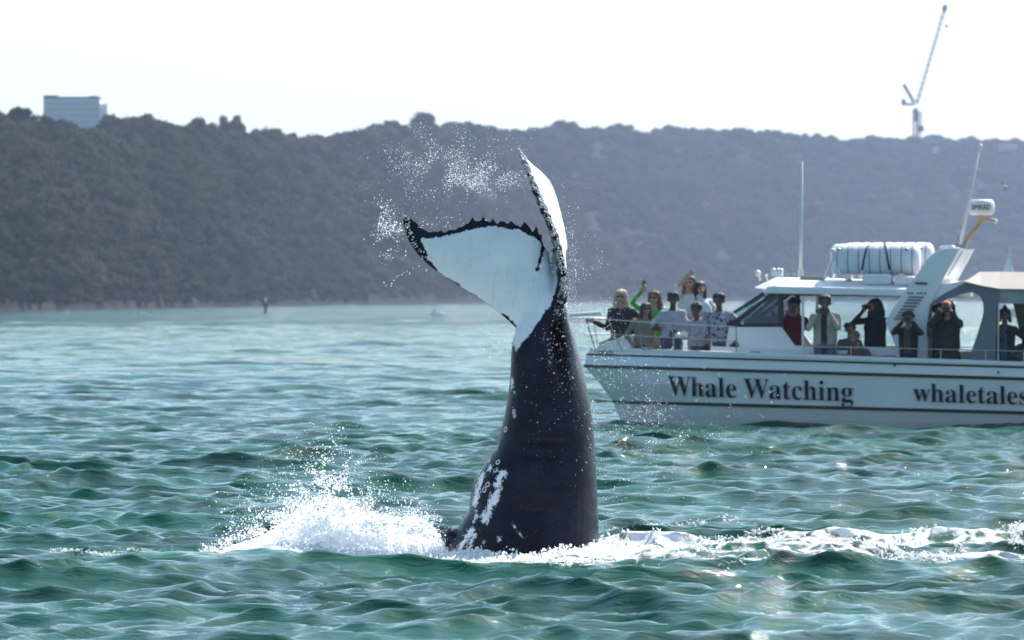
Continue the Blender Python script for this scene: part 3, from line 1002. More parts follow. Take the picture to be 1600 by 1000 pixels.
    vm_ = N(nt, 'ShaderNodeMapRange', i_From_Min=0.55, i_From_Max=0.75); L.new(vein.outputs[0], vm_.inputs['Value'])
    lite = mixc(nt, math_n(nt, 'MULTIPLY', vm_.outputs[0], 0.4), lite, (0.36, 0.47, 0.55))
    lite = mixc(nt, math_n(nt, 'MULTIPLY', speck.outputs[0], 0.3), lite, (0.30, 0.37, 0.42))
    L.new(mixc(nt, math_n(nt, 'MAXIMUM', wm.outputs[0], pm.outputs[0]), dark, lite), b.inputs['Base Color'])
    rr = N(nt, 'ShaderNodeMapRange', i_To_Min=0.08, i_To_Max=0.34); L.new(nb.outputs[0], rr.inputs['Value'])
    L.new(rr.outputs[0], b.inputs['Roughness'])
    b.inputs['Specular IOR Level'].default_value = 0.18
    bp = N(nt, 'ShaderNodeBump', i_Strength=0.7, i_Distance=0.02)
    hh = math_n(nt, 'ADD', math_n(nt, 'MULTIPLY', ncd.outputs[0], 0.35), math_n(nt, 'MULTIPLY', na.outputs[0], 0.8))
    L.new(hh, bp.inputs['Height']); L.new(bp.outputs[0], b.inputs['Normal'])
    root = empty('whale', ORI)
    tag(root, 'humpback whale tail rising from the sea, dark stem with white undersides of the flukes', 'whale')
    body = link('tail', me, m, root, True)
    bvh = BVHTree.FromPolygons([tuple(v) for v in co], [tuple(p.vertices) for p in me.polygons])
    def hit(x, y):
        o = Vector((0, 0, CAM_H)) - ORI
        d = (wp(x, y) - Vector((0, 0, CAM_H))).normalized()
        return bvh.ray_cast(o, d)
    bar = paint('barnacle_shell', (0.62, 0.62, 0.60), 0.7, 0.2, 60)
    g = random.Random(3)
    rings_ = [(786, 652, 4), (790, 671, 4), (777, 700, 4), (778, 722, 3.6), (803, 643, 3), (804, 650, 2.4), (768, 711, 3), (765, 720, 2.6), (750, 738, 3), (757, 765, 4), (748, 775, 3.4),
              (743, 790, 3), (762, 757, 3.5)]
    for x, y, r in rings_:
        p, nn, _, _ = hit(x, y)
        if p is None: continue
        MB().torus(p, r / 184.7, 0.0062, nn, 12, 5).build('barnacle_ring', bar, root, True)
    for k in range(95):      # barnacles crowded along the leading edge of the raised lobe
        s = g.uniform(0.64, 0.99)
        lx, ly, ld, *_ = polyline(SECT, s)
        p, nn, _, _ = hit(lx + g.uniform(-2, 9 * (1.05 - s) + 5), ly + g.uniform(-3, 3))
        if p is None or p.z < 1.0: continue
        rr_ = g.uniform(0.008, 0.017)
        (MB().torus(p, rr_, 0.0055, nn, 8, 4) if g.random() < .5 else MB().ball(p, rr_ * 0.8, 1, (1, .8, 1))).build('barnacle', bar, root, True)
    for k in range(60):      # a few on the left lobe's tip and edge
        s = g.uniform(0.0, 0.30) ** 1.3
        lx, ly, ld, *_ = polyline(SECT, s)
        p, nn, _, _ = hit(lx + g.uniform(0, 10), ly + g.uniform(-8, 1))
        if p is None: continue
        MB().ball(p, g.uniform(0.005, 0.011), 1).build('barnacle', bar, root, True)
    return root, bvh, hit
whale, whale_bvh, whale_hit = build_whale()

# ================================================================== WHITE WATER AND SPRAY
ICO = None
def blobs(name, P, Rr, mat, sub=0, stretch=None, parent=None):
    """many little lumps as one mesh. sub 0: octahedron, 1: icosphere"""
    if sub == -1:     # curled flake of thrown water
        bv = np.array([(0, 0, .55), (1, 0, 0), (.3, .95, -.1), (-.8, .6, .1), (-.8, -.6, 0), (.3, -.95, .1)], float)
        bf = np.array([(0, 1, 2), (0, 2, 3), (0, 3, 4), (0, 4, 5), (0, 5, 1)])
    elif sub == 0:
        bv = np.array([(1, 0, 0), (-1, 0, 0), (0, 1, 0), (0, -1, 0), (0, 0, 1), (0, 0, -1)], float)
        bf = np.array([(0, 2, 4), (2, 1, 4), (1, 3, 4), (3, 0, 4), (2, 0, 5), (1, 2, 5), (3, 1, 5), (0, 3, 5)])
    else:
        bm = bmesh.new(); bmesh.ops.create_icosphere(bm, subdivisions=sub, radius=1.0)
        bv = np.array([v.co[:] for v in bm.verts]); bf = np.array([[v.index for v in f.verts] for f in bm.faces]); bm.free()
    P = np.asarray(P, float); Rr = np.asarray(Rr, float)
    n = len(P); nv = len(bv)
    sc = rng.uniform(0.65, 1.35, (n, 1, 3))
    if stretch is not None: sc = sc * stretch[:, None, :]
    # random rotation about z and x
    a = rng.uniform(0, 6.283, n)
    ca, sa = np.cos(a), np.sin(a)
    a2 = rng.uniform(0, 6.283, n); c2, s2 = np.cos(a2)[:, None], np.sin(a2)[:, None]
    v = bv[None] * sc
    if sub == -1: v = np.stack([v[..., 0], v[..., 1] * c2 - v[..., 2] * s2, v[..., 1] * s2 + v[..., 2] * c2], -1)
    v = v + rng.normal(0, 0.10, (n, nv, 3))
    x = v[..., 0] * ca[:, None] - v[..., 2] * sa[:, None]
    z = v[..., 0] * sa[:, None] + v[..., 2] * ca[:, None]
    v = np.stack([x, v[..., 1], z], -1) * Rr[:, None, None] + P[:, None, :]
    f = bf[None] + (np.arange(n) * nv)[:, None, None]
    me = np_mesh(name, v.reshape(-1, 3), f.reshape(-1, 3))
    me.polygons.foreach_set('use_smooth', np.ones(len(me.polygons), dtype=bool))
    return link(name, me, mat, parent)

def white_body_mat():
    m, nt, b = new_mat('churned_foam')
    b.inputs['Base Color'].default_value = (0.95, 0.965, 0.975, 1)
    b.inputs['Roughness'].default_value = 0.7
    b.inputs['Subsurface Weight'].default_value = 1.0
    b.inputs['Subsurface Radius'].default_value = (1.0, 1.0, 1.0)
    b.inputs['Subsurface Scale'].default_value = 0.25
    return m
def white_water_mat():
    m, nt, b = new_mat('white_water')
    b.inputs['Base Color'].default_value = (0.95, 0.96, 0.97, 1)
    b.inputs['Roughness'].default_value = 0.6
    tr = N(nt, 'ShaderNodeBsdfTranslucent'); tr.inputs[0].default_value = (0.95, 0.97, 0.98, 1)
    mx = N(nt, 'ShaderNodeMixShader'); mx.inputs[0].default_value = 0.5
    nt.links.new(b.outputs[0], mx.inputs[1]); nt.links.new(tr.outputs[0], mx.inputs[2])
    nt.links.new(mx.outputs[0], nt.nodes['Material Output'].inputs[0])
    return m
WW = white_water_mat()
WB = white_body_mat()

def px_points(PX, PY, D):
    PX, PY, D = map(np.asarray, (PX, PY, D))
    Y = WY + D
    return np.stack([(PX - 800) / F_PX * Y, Y, CAM_H - (PY - HOR) / F_PX * Y], -1)

def splash():
    topx = [290, 330, 360, 400, 440, 470, 500, 520, 540, 560, 590, 620, 650, 675, 692, 705, 712]
    topy = [892, 872, 856, 846, 826, 806, 792, 784, 788, 800, 812, 816, 812, 826, 848, 872, 884]
    basex, basey = [300, 400, 600, 740], [896, 903, 904, 892]
    # churned body of the splash: a lumpy mound
    nx, nh = 260, 46
    vs, fs = [], []
    for i in range(nx + 1):
        x = 300 + 405 * i / nx
        tp = float(np.interp(x, topx, topy)) + 14; bs = float(np.interp(x, basex, basey)) + 6
        tp = min(tp, bs - 4)
        for j in range(nh + 1):
            a = math.pi * j / nh
            y = bs - (bs - tp) * math.sin(a) ** 0.8
            wd = max(0.0, min(1.0, (x - 600) / 100)); d = -0.95 + 0.75 * wd - (0.55 - 0.35 * wd) * math.cos(a)
            p = wp(x, y, d)
            n_ = Vector((0, -math.cos(a), math.sin(a)))
            amp = 0.5 + 0.5 * math.sin(a)
            dsp = mnoise.fractal(p * 5.5, 0.7, 2.1, 5) * 0.10 + abs(mnoise.noise(p * 16)) * 0.06 + abs(mnoise.noise(p * 40)) * 0.03
            vs.append(p + n_ * (dsp - 0.03) * amp + Vector((mnoise.noise(p * 14), 0, 0)) * 0.03)
    m_ = nh + 1
    for i in range(nx):
        for j in range(nh):
            a = i * m_ + j
            fs.append((a, a + m_, a + m_ + 1, a + 1))
    me = np_mesh('splash_mound', [tuple(v) for v in vs], fs)
    o = link('splash_mound', me, WB, None, True)
    tag(o, 'mound of churned white water left of the tail', kind='stuff')
    n = 17000
    x = rng.uniform(300, 704, n) ; x = np.where(rng.random(n) < 0.4, np.minimum(rng.normal(510, 80, n), 700), x)
    top = np.interp(x, topx, topy)
    f = rng.random(n) ** 0.75
    base = np.interp(x, basex, basey)
    y = base - f * (base - top) * 1.08
    d = -1.15 + rng.normal(0, 0.36, n) + f * 0.3 + 0.8 * np.clip((x - 600) / 100, 0, 1)
    r = rng.uniform(0.004, 0.013, n) * (1.15 - 0.4 * f)
    core = blobs('splash_flakes', px_points(x, y, d), r, WW, -1)
    tag(core, 'flakes of white water torn off the splash', kind='stuff')
    n = 26000
    x = np.concatenate([rng.normal(505, 90, n // 2), rng.uniform(310, 712, n - n // 2)])
    top = np.interp(x, topx, topy)
    up = rng.exponential(1.0, n)
    span = 18 + 30 * np.exp(-((x - 490) / 130) ** 2)
    y = top + 22 - up * span * 0.75
    keep = np.array([mnoise.noise(Vector((a * 0.035, b * 0.05, 1.0))) + 0.35 * mnoise.noise(Vector((a * 0.12, b * 0.12, 4.0))) for a, b in zip(x, y)])
    k = keep > (rng.random(n) * 0.75 - 0.45)
    k &= y > 660
    x, y, up = x[k], y[k], up[k]
    d = -1.0 + rng.normal(0, 0.45, len(x)) + 0.9 * np.clip((x - 620) / 80, 0, 1)
    r = np.where(rng.random(len(x)) < 0.10, rng.uniform(0.007, 0.014, len(x)), rng.uniform(0.002, 0.007, len(x))) * np.clip(1.2 - 0.12 * up, .5, 1.2)
    o = blobs('splash_drops', px_points(x, y, d), r, WW, -1)
    tag(o, 'drops thrown up from the splash left of the tail', kind='stuff')

def drops_field(name, label, spec, rlo=0.0022, rhi=0.006):
    X, Y_, D = [], [], []
    for (cx, cy, sx, sy, ang, n, d0, ds) in spec:
        a, b = rng.normal(0, 1, n), rng.normal(0, 1, n)
        c, s = math.cos(R(ang)), math.sin(R(ang))
        X.append(cx + a * sx * c - b * sy * s); Y_.append(cy + a * sx * s + b * sy * c); D.append(d0 + rng.normal(0, ds, n))
    X, Y_, D = map(np.concatenate, (X, Y_, D))
    k = np.array([mnoise.noise(Vector((a * 0.03, b * 0.03, 9.0))) for a, b in zip(X, Y_)]) > rng.random(len(X)) * 0.6 - 0.38
    X, Y_, D = X[k], Y_[k], D[k]
    r = rlo + (rhi - rlo) * rng.random(len(X)) ** 3
    o = blobs(name, px_points(X, Y_, D), r * 1.25, WW, -1)
    tag(o, label, kind='stuff')
splash()
drops_field('tail_spray', 'fine spray flung from the raised flukes', [
    (700, 265, 50, 18, 8, 2400, 0.2, 0.3), (750, 282, 36, 9, -6, 2100, 0.1, 0.25), (660, 222, 35, 16, 0, 480, 0.3, 0.3), (640, 290, 38, 30, 0, 420, 0.3, 0.3),
    (745, 245, 40, 14, -10, 420, 0.1, 0.2), (700, 200, 30, 12, 0, 150, .2, .2)], 0.0015, 0.0040)
drops_field('fluke_tip_spray', 'burst of spray off the left fluke tip', [
    (596, 340, 9, 16, 0, 420, -.1, .12), (612, 368, 14, 13, 35, 620, -.1, .12), (600, 385, 10, 12, 0, 160, -.1, .12), (690, 345, 30, 6, 0, 60, 0, .1)], 0.002, 0.0055)
drops_field('falling_spray', 'curtain of drops falling right of the tail', [
    (900, 400, 16, 50, 0, 900, .1, .3), (935, 560, 30, 60, 12, 1100, .2, .4), (985, 630, 45, 42, 20, 1500, .2, .5), (1040, 670, 70, 26, 5, 900, .2, .5), (890, 470, 12, 30, 0, 400, .0, .2),
    (960, 740, 50, 60, 0, 700, .3, .5), (860, 610, 30, 60, 0, 160, -.6, .05), (880, 540, 14, 30, 0, 240, -.5, .05), (790, 530, 18, 22, 0, 160, .2, .2), (1100, 640, 120, 40, 0, 300, 0, .5)], 0.0014, 0.0039)

def fall_string():
    pts = [(655, 416), (645, 420), (636, 424), (628, 429), (620, 432), (615, 438), (612, 443), (611, 446), (603, 447), (600, 441), (640, 427), (666, 424), (631, 426), (623, 431)]
    P = px_points([p[0] for p in pts for _ in range(2)], [p[1] + rng.normal(0, .8) for p in pts for _ in range(2)], [-.05] * len(pts) * 2)
    o = blobs('drip_string', P, rng.uniform(.003, .007, len(P)), WW, 0)
    tag(o, 'string of drops trailing under the left fluke', kind='stuff')
fall_string()

def foam_flecks():
    """broken foam riding on the surface where the trail is whitest, and the collar round the tail"""
    dg = bpy.context.evaluated_depsgraph_get()
    me = sea.data
    co = coords(me)
    fo = np.empty(len(co), dtype=np.float32); me.attributes['foam'].data.foreach_get('value', fo)
    sel = np.where((fo > 0.5) & (co[:, 1] > 44) & (co[:, 1] < 55) & (np.abs(co[:, 0]) < 6))[0]
    w = np.array([mnoise.fractal(Vector((c[0] * 1.8, c[1] * 1.1, 0)), 0.8, 2.0, 4) for c in co[sel]]) + fo[sel] * 0.75
    sel = sel[w > 0.72]
    pick = rng.choice(sel, min(14000, len(sel)), replace=False)
    P = co[pick] + rng.normal(0, 0.012, (len(pick), 3)) + np.array([0, 0, 0.006])
    o = blobs('foam_flecks', P, rng.uniform(0.004, 0.014, len(P)), WW, 0, stretch=np.tile([1.8, 1.2, 0.7], (len(P), 1)))
    tag(o, 'broken flecks of foam riding along the trail right of the tail', kind='stuff')
    # foam collar: lies on the water surface in front of the tail
    Z = {}
    near = np.where((co[:, 1] > 45.6) & (co[:, 1] < 47.9) & (co[:, 0] > -1.3) & (co[:, 0] < 1.3))[0]
    kd = KDTree(len(near))
    for i in near: kd.insert((co[i][0], co[i][1], 0), int(i))
    kd.balance()
    n = 7000
    x = rng.uniform(-0.95, 1.0, n)
    line = 47.45 + 0.05 * np.sin(x * 5)
    y = line - np.abs(rng.normal(0, 0.30, n)) * np.array([0.4 + 1.5 * abs(mnoise.noise(Vector((a * 3.0, 0, 2)))) for a in x])
    P = []
    for a, b in zip(x, y):
        _, k, _ = kd.find((a, b, 0))
        P.append((a, b, co[k][2] + abs(rng.normal(0, .022)) * (1.0 + 1.5 * max(0, mnoise.noise(Vector((a * 7, b * 3, 5)))))))
    o = blobs('tail_collar_foam', P, rng.uniform(.004, .015, n), WW, -1)
    tag(o, 'foam breaking round the base of the tail', kind='stuff')
foam_flecks()

# ================================================================== THE BOAT
YAW = R(9.0)
BO = Vector(((1250 - 800) / F_PX * 93.0, 93.0, 0.0))
CY, SY = math.cos(YAW), math.sin(YAW)
def bp(px, py, b):
    """boat coordinates (u towards the stern, b across, away from us, z up) of what is seen at a pixel at beam b"""
    k = (px - 800.0) / F_PX
    u = (k * (BO.y + b * CY) - BO.x - b * SY) / (CY + k * SY)
    Y = BO.y - u * SY + b * CY
    return Vector((u, b, CAM_H - (py - HOR) / F_PX * Y))
BEAM = 4.3
boat = empty('whale_watching_boat', BO, -YAW)
tag(boat, 'white whale watching cruiser full of people, with black lettering on its side', 'boat')

hullw = paint('hull_gelcoat', (0.76, 0.76, 0.78), 0.32, 0.05, 1.2)
topw = paint('white_superstructure', (0.78, 0.78, 0.78), 0.38, 0.05, 1.5)
cream = paint('cream_panel', (0.84, 0.80, 0.76), 0.5, 0.06, 2.0)
black = paint('black_rubber', (0.012, 0.012, 0.015), 0.5)
inside = paint('dim_cabin_lining', (0.16, 0.15, 0.15), 0.7)
darkfr = paint('black_window_frame', (0.015, 0.016, 0.02), 0.4)
steel = paint('polished_rail', (0.34, 0.35, 0.37), 0.25, 0.05, 3, metal=0.8)
whitep = paint('white_plastic', (0.72, 0.72, 0.71), 0.4, 0.04)
grayfab = paint('grey_awning_drop', (0.17, 0.18, 0.21), 0.9, 0.08, 3)
beige = paint('beige_canvas', (0.35, 0.31, 0.275), 0.85, 0.05, 2)
deckm = paint('deck_nonslip', (0.45, 0.45, 0.44), 0.8)
text_m = paint('black_lettering', (0.01, 0.01, 0.014), 0.4)

def glass_mat(name, tint, alpha):
    m, nt, b = new_mat(name)
    b.inputs['Base Color'].default_value = (*tint, 1)
    b.inputs['Roughness'].default_value = 0.04
    tr = N(nt, 'ShaderNodeBsdfTransparent'); tr.inputs[0].default_value = (*[min(1, 0.6 + c) for c in tint], 1)
    mx = N(nt, 'ShaderNodeMixShader'); mx.inputs[0].default_value = alpha
    nt.links.new(tr.outputs[0], mx.inputs[1]); nt.links.new(b.outputs[0], mx.inputs[2])
    nt.links.new(mx.outputs[0], nt.nodes['Material Output'].inputs[0])
    return m
glass_dark = glass_mat('smoked_glass', (0.16, 0.17, 0.22), 0.40)
glass_clear = glass_mat('clear_windscreen', (0.25, 0.42, 0.46), 0.30)
glass_thin = glass_mat('clear_cabin_pane', (0.30, 0.36, 0.38), 0.10)

XE = 1960.0
def lin(x, a, b): return a[1] + (x - a[0]) * (b[1] - a[1]) / (b[0] - a[0])
# rows of the hull: (stem px, line point A, line point B, b of the middle run, tightness of the bow)
ROWS = {
    'sheer': (922, (930, 547), (1600, 570), 0.02, 1.75),
    'strake1': (917, (930, 554), (1600, 574), 0.00, 1.8),
    'band': (915, (930, 563), (1600, 583), 0.00, 1.85),
    'strake2': (913, (920, 572), (1600, 592), 0.00, 1.9),
    'mid': (935, (960, 598), (1600, 618), 0.05, 2.1),
    'strake3': (958, (972, 628), (1600, 645), 0.10, 2.3),
    'boot': (966, (972, 648), (1600, 664), 0.20, 2.4),
    'water': (975, (972, 672), (1600, 682), 0.34, 2.5),
    'keel': (1000, (972, 705), (1600, 720), 0.9, 2.6),
}
NSTA = 46
def hull_row(key, off=0.0):
    xs, A, B, b0, p = ROWS[key]
    out = []
    for i in range(NSTA + 1):
        t = (i / NSTA) ** 1.7
        x = xs + (XE - xs) * t
        w = max(0.0, 1 - (x - xs) / (235.0 if p < 2 else 205.0))
        b = b0 + (BEAM / 2 - b0) * (w ** p) - off
        y = lin(x, A, B)
        if key == 'sheer' and x < 990: y -= 0.0
        out.append(bp(x, y, b))
    return out
def mirror(v): return Vector((v.x, BEAM - v.y, v.z))

def build_hull():
    keys = list(ROWS)
    near = [hull_row(k) for k in keys]
    vs, fs = [], []
    # far side built from the near side reflected about the centreline
    for r in near: vs += r
    nfar = len(vs)
    for r in near: vs += [mirror(v) for v in r]
    n = NSTA + 1
    for k in range(len(keys) - 1):
        for i in range(NSTA):
            a = k * n + i
            fs.append((a, a + n, a + n + 1, a + 1))
            a += nfar
            fs.append((a, a + 1, a + n + 1, a + n))
        fs.append((k * n, nfar + k * n, nfar + (k + 1) * n, (k + 1) * n))
    for i in range(NSTA):
        a, b = (len(keys) - 1) * n + i, nfar + (len(keys) - 1) * n + i
        fs.append((a, b, b + 1, a + 1))
    fs.append(tuple(k * n + NSTA for k in range(len(keys))) + tuple(nfar + k * n + NSTA for k in reversed(range(len(keys)))))
    me = bpy.data.meshes.new('hull'); me.from_pydata([tuple(v) for v in vs], [], fs)
    bm = bmesh.new(); bm.from_mesh(me); bmesh.ops.remove_doubles(bm, verts=bm.verts, dist=0.0005); bmesh.ops.triangulate(bm, faces=bm.faces); bmesh.ops.recalc_face_normals(bm, faces=bm.faces)
    bm.to_mesh(me); bm.free()
    o = link('hull', me, hullw, boat)
    global HULL
    HULL = o
    s = o.modifiers.new('thickness', 'SOLIDIFY'); s.thickness = 0.05; s.offset = -1
    for nm, key, r, off in (('rub_rail', 'strake1', 0.016, 0.012), ('rub_rail', 'strake2', 0.026, 0.014), ('spray_rail', 'strake3', 0.026, 0.012)):
        pts = hull_row(key, off)
        for far in (False, True):
            q = [mirror(p) for p in pts] if far else pts
            MB().tube([p for p in q], r, 6).build(nm, black, boat)
    # gunwale cap and deck
    g = hull_row('sheer')
    vs, fs = [], []
    for p in g:
        inn = min(BEAM / 2, p.y + 0.16)
        vs += [Vector((p.x, p.y - 0.03, p.z - .01)), Vector((p.x, p.y - 0.03, p.z + 0.045)), Vector((p.x, inn, p.z + 0.05)), Vector((p.x, inn, p.z - .01))]
    m0 = len(vs)
    vs2 = [mirror(v) for v in vs]
    for i in range(len(g) - 1):
        for k in range(4):
            a, b = i * 4 + k, i * 4 + (k + 1) % 4
            fs.append((a, b, b + 4, a + 4)); fs.append((a + m0, a + 4 + m0, b + 4 + m0, b + m0))
    me = bpy.data.meshes.new('gunwale'); me.from_pydata([tuple(v) for v in vs + vs2], [], fs)
    bm = bmesh.new(); bm.from_mesh(me); bmesh.ops.recalc_face_normals(bm, faces=bm.faces); bm.to_mesh(me); bm.free()
    link('gunwale', me, hullw, boat)
    # deck
    vs, fs = [], []
    m1, m3 = hull_row('mid'), hull_row('strake3')
    for p in m1:
        z = deck_z(p.x)
        b3 = float(np.interp(p.x, [q.x for q in m3], [q.y for q in m3])); z3 = float(np.interp(p.x, [q.x for q in m3], [q.z for q in m3]))
        f = min(1, max(0, (p.z - z) / max(p.z - z3, 1e-3))); bb = min(BEAM / 2 - .01, p.y + (b3 - p.y) * f + 0.04)
        vs += [(p.x, bb, z), (p.x, BEAM - bb, z)]
    for i in range(NSTA): fs.append((2 * i, 2 * i + 1, 2 * i + 3, 2 * i + 2))
    me = bpy.data.meshes.new('deck'); me.from_pydata(vs, [], fs)
    link('deck', me, deckm, boat)
def deck_z(u):
    a, b = bp(1000, 618, 1.0), bp(1500, 634, 1.0)
    return a.z + (u - a.x) * (b.z - a.z) / (b.x - a.x)
build_hull()

def panel(name, pts, b0, b1, mat, bevel=0.0, parent=None, rake=0.0):
    """slab whose near face has the given pixel outline at beam b0; b1 is its far face"""
    near = [bp(x, y, b0) for x, y in pts]
    far = [p + Vector((0, b1 - b0, 0)) for p in near]
    return MB().prism(near, far).build(name, mat, parent or boat, bevel=bevel)

CB, FB = 0.85, 3.45      # near and far cabin walls
def cabin():
    # lower wall
    low = [(1139, 511), (1221, 511), (1242, 540), (1404, 543), (1404, 632), (1120, 628)]
    panel('cabin_wall', low, CB, CB + 0.06, cream, 0.008)
    nearlow = [bp(x, y, CB) for x, y in low]
    MB().prism([p + Vector((0, FB - CB, 0)) for p in nearlow], [p + Vector((0, FB - CB + .06, 0)) for p in nearlow]).build('cabin_wall', cream, boat)
    MB().prism([bp(1151, 513, CB) + Vector((0, .07, 0)), bp(1140, 628, CB) + Vector((0, .07, 0)), bp(1146, 628, CB) + Vector((0, .07, 0)), bp(1157, 513, CB) + Vector((0, .07, 0))],
               [bp(1151, 513, CB) + Vector((0, FB - CB - .01, 0)), bp(1140, 628, CB) + Vector((0, FB - CB - .01, 0)), bp(1146, 628, CB) + Vector((0, FB - CB - .01, 0)), bp(1157, 513, CB) + Vector((0, FB - CB - .01, 0))]).build('cabin_front', cream, boat)
    # side deck ledge line (light grey shelf under the wall)
    panel('side_ledge', [(1110, 541), (1240, 546), (1404, 549), (1404, 556), (1110, 550)], 0.62, 0.84, hullw, 0.006)
    for off in (0.0, FB - CB):
        def P(x, y, d=0.0): return bp(x, y, CB) + Vector((0, off + d, 0))
        # window frames: dark head rail, pillars
        m = MB()
        m.prism([P(1204, 458.5), P(1412, 462), P(1412, 464.5), P(1203, 461.5)], [P(1204, 458.5, .06), P(1412, 462, .06), P(1412, 464.5, .06), P(1203, 461.5, .06)]); m.build('window_head', darkfr, boat)
        for q in ([(1216, 461), (1224, 461), (1224, 511), (1216, 511)], [(1252.5, 461), (1256, 461), (1256, 540), (1252.5, 540)] if not off else [(1249, 461), (1254, 461), (1254, 538), (1249, 538)]):
            m = MB().prism([P(*a) for a in q], [P(*a, .06) for a in q]); m.build('pillar', darkfr if q[0][0] < 1230 else topw, boat)
        q = [(1412, 464), (1416, 464), (1395, 500), (1386, 502), (1404, 543), (1399, 543), (1381, 503), (1388, 495)]
        # quarter window
        q = [(1150, 506), (1211, 463), (1216, 463), (1216, 506)]
        MB().prism([P(*a, .025) for a in q], [P(*a, .035) for a in q]).build('quarter_window', glass_dark, boat)
        m = MB()
        m.bar(P(1138, 509, .03), P(1217, 509, .03), 0.028, seg=6); m.build('window_sill', darkfr, boat)
        # raked front pillar
        q = [(1136, 508), (1203, 459), (1212, 459), (1149, 508)]
        MB().prism([P(*a) for a in q], [P(*a, .07) for a in q]).build('front_pillar', darkfr, boat)
        # big side pane
        q = [(1256, 464), (1411, 465), (1383, 502), (1400, 541), (1256, 539)]
        if off:
            MB().prism([P(*a, .028) for a in q], [P(*a, .033) for a in q]).build('side_window', glass_thin, boat)
    # diagonal stay and helm console seen through the quarter window
    MB().bar(bp(1165, 505, 1.6), bp(1213, 462, 1.6), 0.035, seg=6).build('inner_brace', inside, boat)
    panel('helm_console', [(1162, 498), (1205, 494), (1214, 512), (1214, 560), (1158, 560)], 1.5, 2.9, inside, 0.02)
    m = MB()
    c = bp(1214, 500, 2.1); m.torus(c, 0.19, 0.017, Vector((1, 0, 0.6)), 20, 6)
    m.bar(c + Vector((0, -.18, 0)), c + Vector((0, .18, 0)), .012).bar(c, c + Vector((-.15, 0, -.1)), .02)
    m.build('steering_wheel', black, boat)
    # windscreen: swept forward to the middle
    a0, a1 = bp(1138, 509, CB), bp(1205, 459, CB)
    fwd = [(0.0, 0.0), (0.75, -0.42), (1.85, -0.42), (2.6, 0.0)]
    lo = [a0 + Vector((f * 0.75, d, 0)) for d, f in fwd]
    hi = [a1 + Vector((f * 0.5, d, 0)) for d, f in fwd]
    for i in range(3):
        th = Vector((0.012, 0, 0))
        MB().prism([lo[i], lo[i + 1], hi[i + 1], hi[i]], [lo[i] + th, lo[i + 1] + th, hi[i + 1] + th, hi[i] + th]).build('windscreen_pane', glass_clear, boat)
    for i in (1, 2):
        MB().bar(lo[i], hi[i], 0.035, seg=6).build('windscreen_bar', darkfr, boat)
    MB().tube(lo, 0.03, 6).build('windscreen_sill', darkfr, boat)
    m = MB(); n1 = [p + Vector((-.02, 0, 0)) for p in lo]; n1[0].y += .07; n1[3].y -= .02
    e_ = [Vector((n1[3].x + .3, n1[3].y, n1[3].z)), Vector((n1[0].x + .3, n1[0].y, n1[0].z))]
    m.prism(n1 + e_, [p + Vector((0, 0, -1.05)) for p in n1 + e_])
    m.build('cabin_nose', cream, boat)
    # roof: vertical fascia, sloped shoulder, crowned top, swept brow
    cx = (CB + FB) / 2
    prof = [(CB - .14, 459), (CB - .14, 447.5), (CB + .30, 438), (CB + .9, 433), ]
    xs = [(1203, 0), (1214, 1), (1300, 1), (1400, 1), (1460, 1), (1500, 1)]
    def zof(x, y):   # slope with the boat
        return y + (x - 1214) * 0.022
    rings = []
    for x, f in xs:
        ring = []
        for b, y in prof:
            p = bp(x, zof(x, y), CB); ring.append(Vector((p.x, b, p.z)))
        ring += [Vector((p.x, 2 * cx - p.y, p.z)) for p in reversed(ring)]
        rings.append(ring)
    # brow ring pulled forward and down to the windscreen head
    front = []
    for k, p in enumerate(rings[0]):
        t = abs(p.y - cx) / (cx - CB + .14)
        d = -0.32 * (1 - t ** 2) - 0.10
        front.append(Vector((hi[0].x + d, cx + (p.y - cx) * 0.96, hi[0].z + 0.03 + (p.z - rings[0][0].z) * 0.25)))
    rings.insert(0, front)
    bm = bmesh.new()
    R_ = [[bm.verts.new(p) for p in r] for r in rings]
    n = len(rings[0])
    for i in range(len(rings) - 1):
        for j in range(n):
            bm.faces.new((R_[i][j], R_[i][(j + 1) % n], R_[i + 1][(j + 1) % n], R_[i + 1][j]))
    bm.faces.new(R_[0]); bm.faces.new(R_[-1])
    bmesh.ops.recalc_face_normals(bm, faces=bm.faces)
    me = bpy.data.meshes.new('roof'); bm.to_mesh(me); bm.free()
    o = link('roof', me, topw, boat)
    bv = o.modifiers.new('bevel', 'BEVEL'); bv.width = 0.025; bv.segments = 3
    # hatches and moulded boxes on the roof
    panel('roof_hatch', [(1250, 431), (1288, 432), (1288, 438), (1250, 437)], 1.35, 2.2, paint('hatch_grey', (0.25, 0.25, 0.24)), 0.01)
    panel('roof_locker', [(1347, 428), (1392, 428), (1392, 445), (1347, 445)], 0.92, 1.6, whitep, 0.05)
    panel('roof_locker', [(1397, 431), (1432, 432), (1432, 446), (1397, 446)], 0.92, 1.6, whitep, 0.04)
    # lights at the front of the roof
    for x, y, r in ((1184, 427, 0.055), (1197, 431, 0.028)):
        m = MB(); c = bp(x, y, 1.7); m.ball(c, r, 2, (1, 1.1, 1)); m.bar(c, c + Vector((0.04, 0, -0.12)), r * .35); m.build('deck_light', whitep, boat, True)
    m = MB(); c = bp(1214, 426, 1.6)
    m.box(c + Vector((0, 0, -.02)), (0.19, 0.12, 0.07)); m.ball(c + Vector((-.06, 0, .035)), .045, 2).ball(c + Vector((.02, 0, .04)), .04, 2).ball(c + Vector((.075, 0, .03)), .04, 2)
    m.build('searchlight', whitep, boat, bevel=.01)
    MB().bar(bp(1251, 433, 1.5), bp(1253.5, 252, 1.5), 0.030, 0.012, 8).build('whip_antenna', whitep, boat, True)
    c = bp(1251, 433, 1.5)
    MB().bar(c, c + Vector((0, 0, .12)), .045, seg=10).build('antenna_base', whitep, boat)
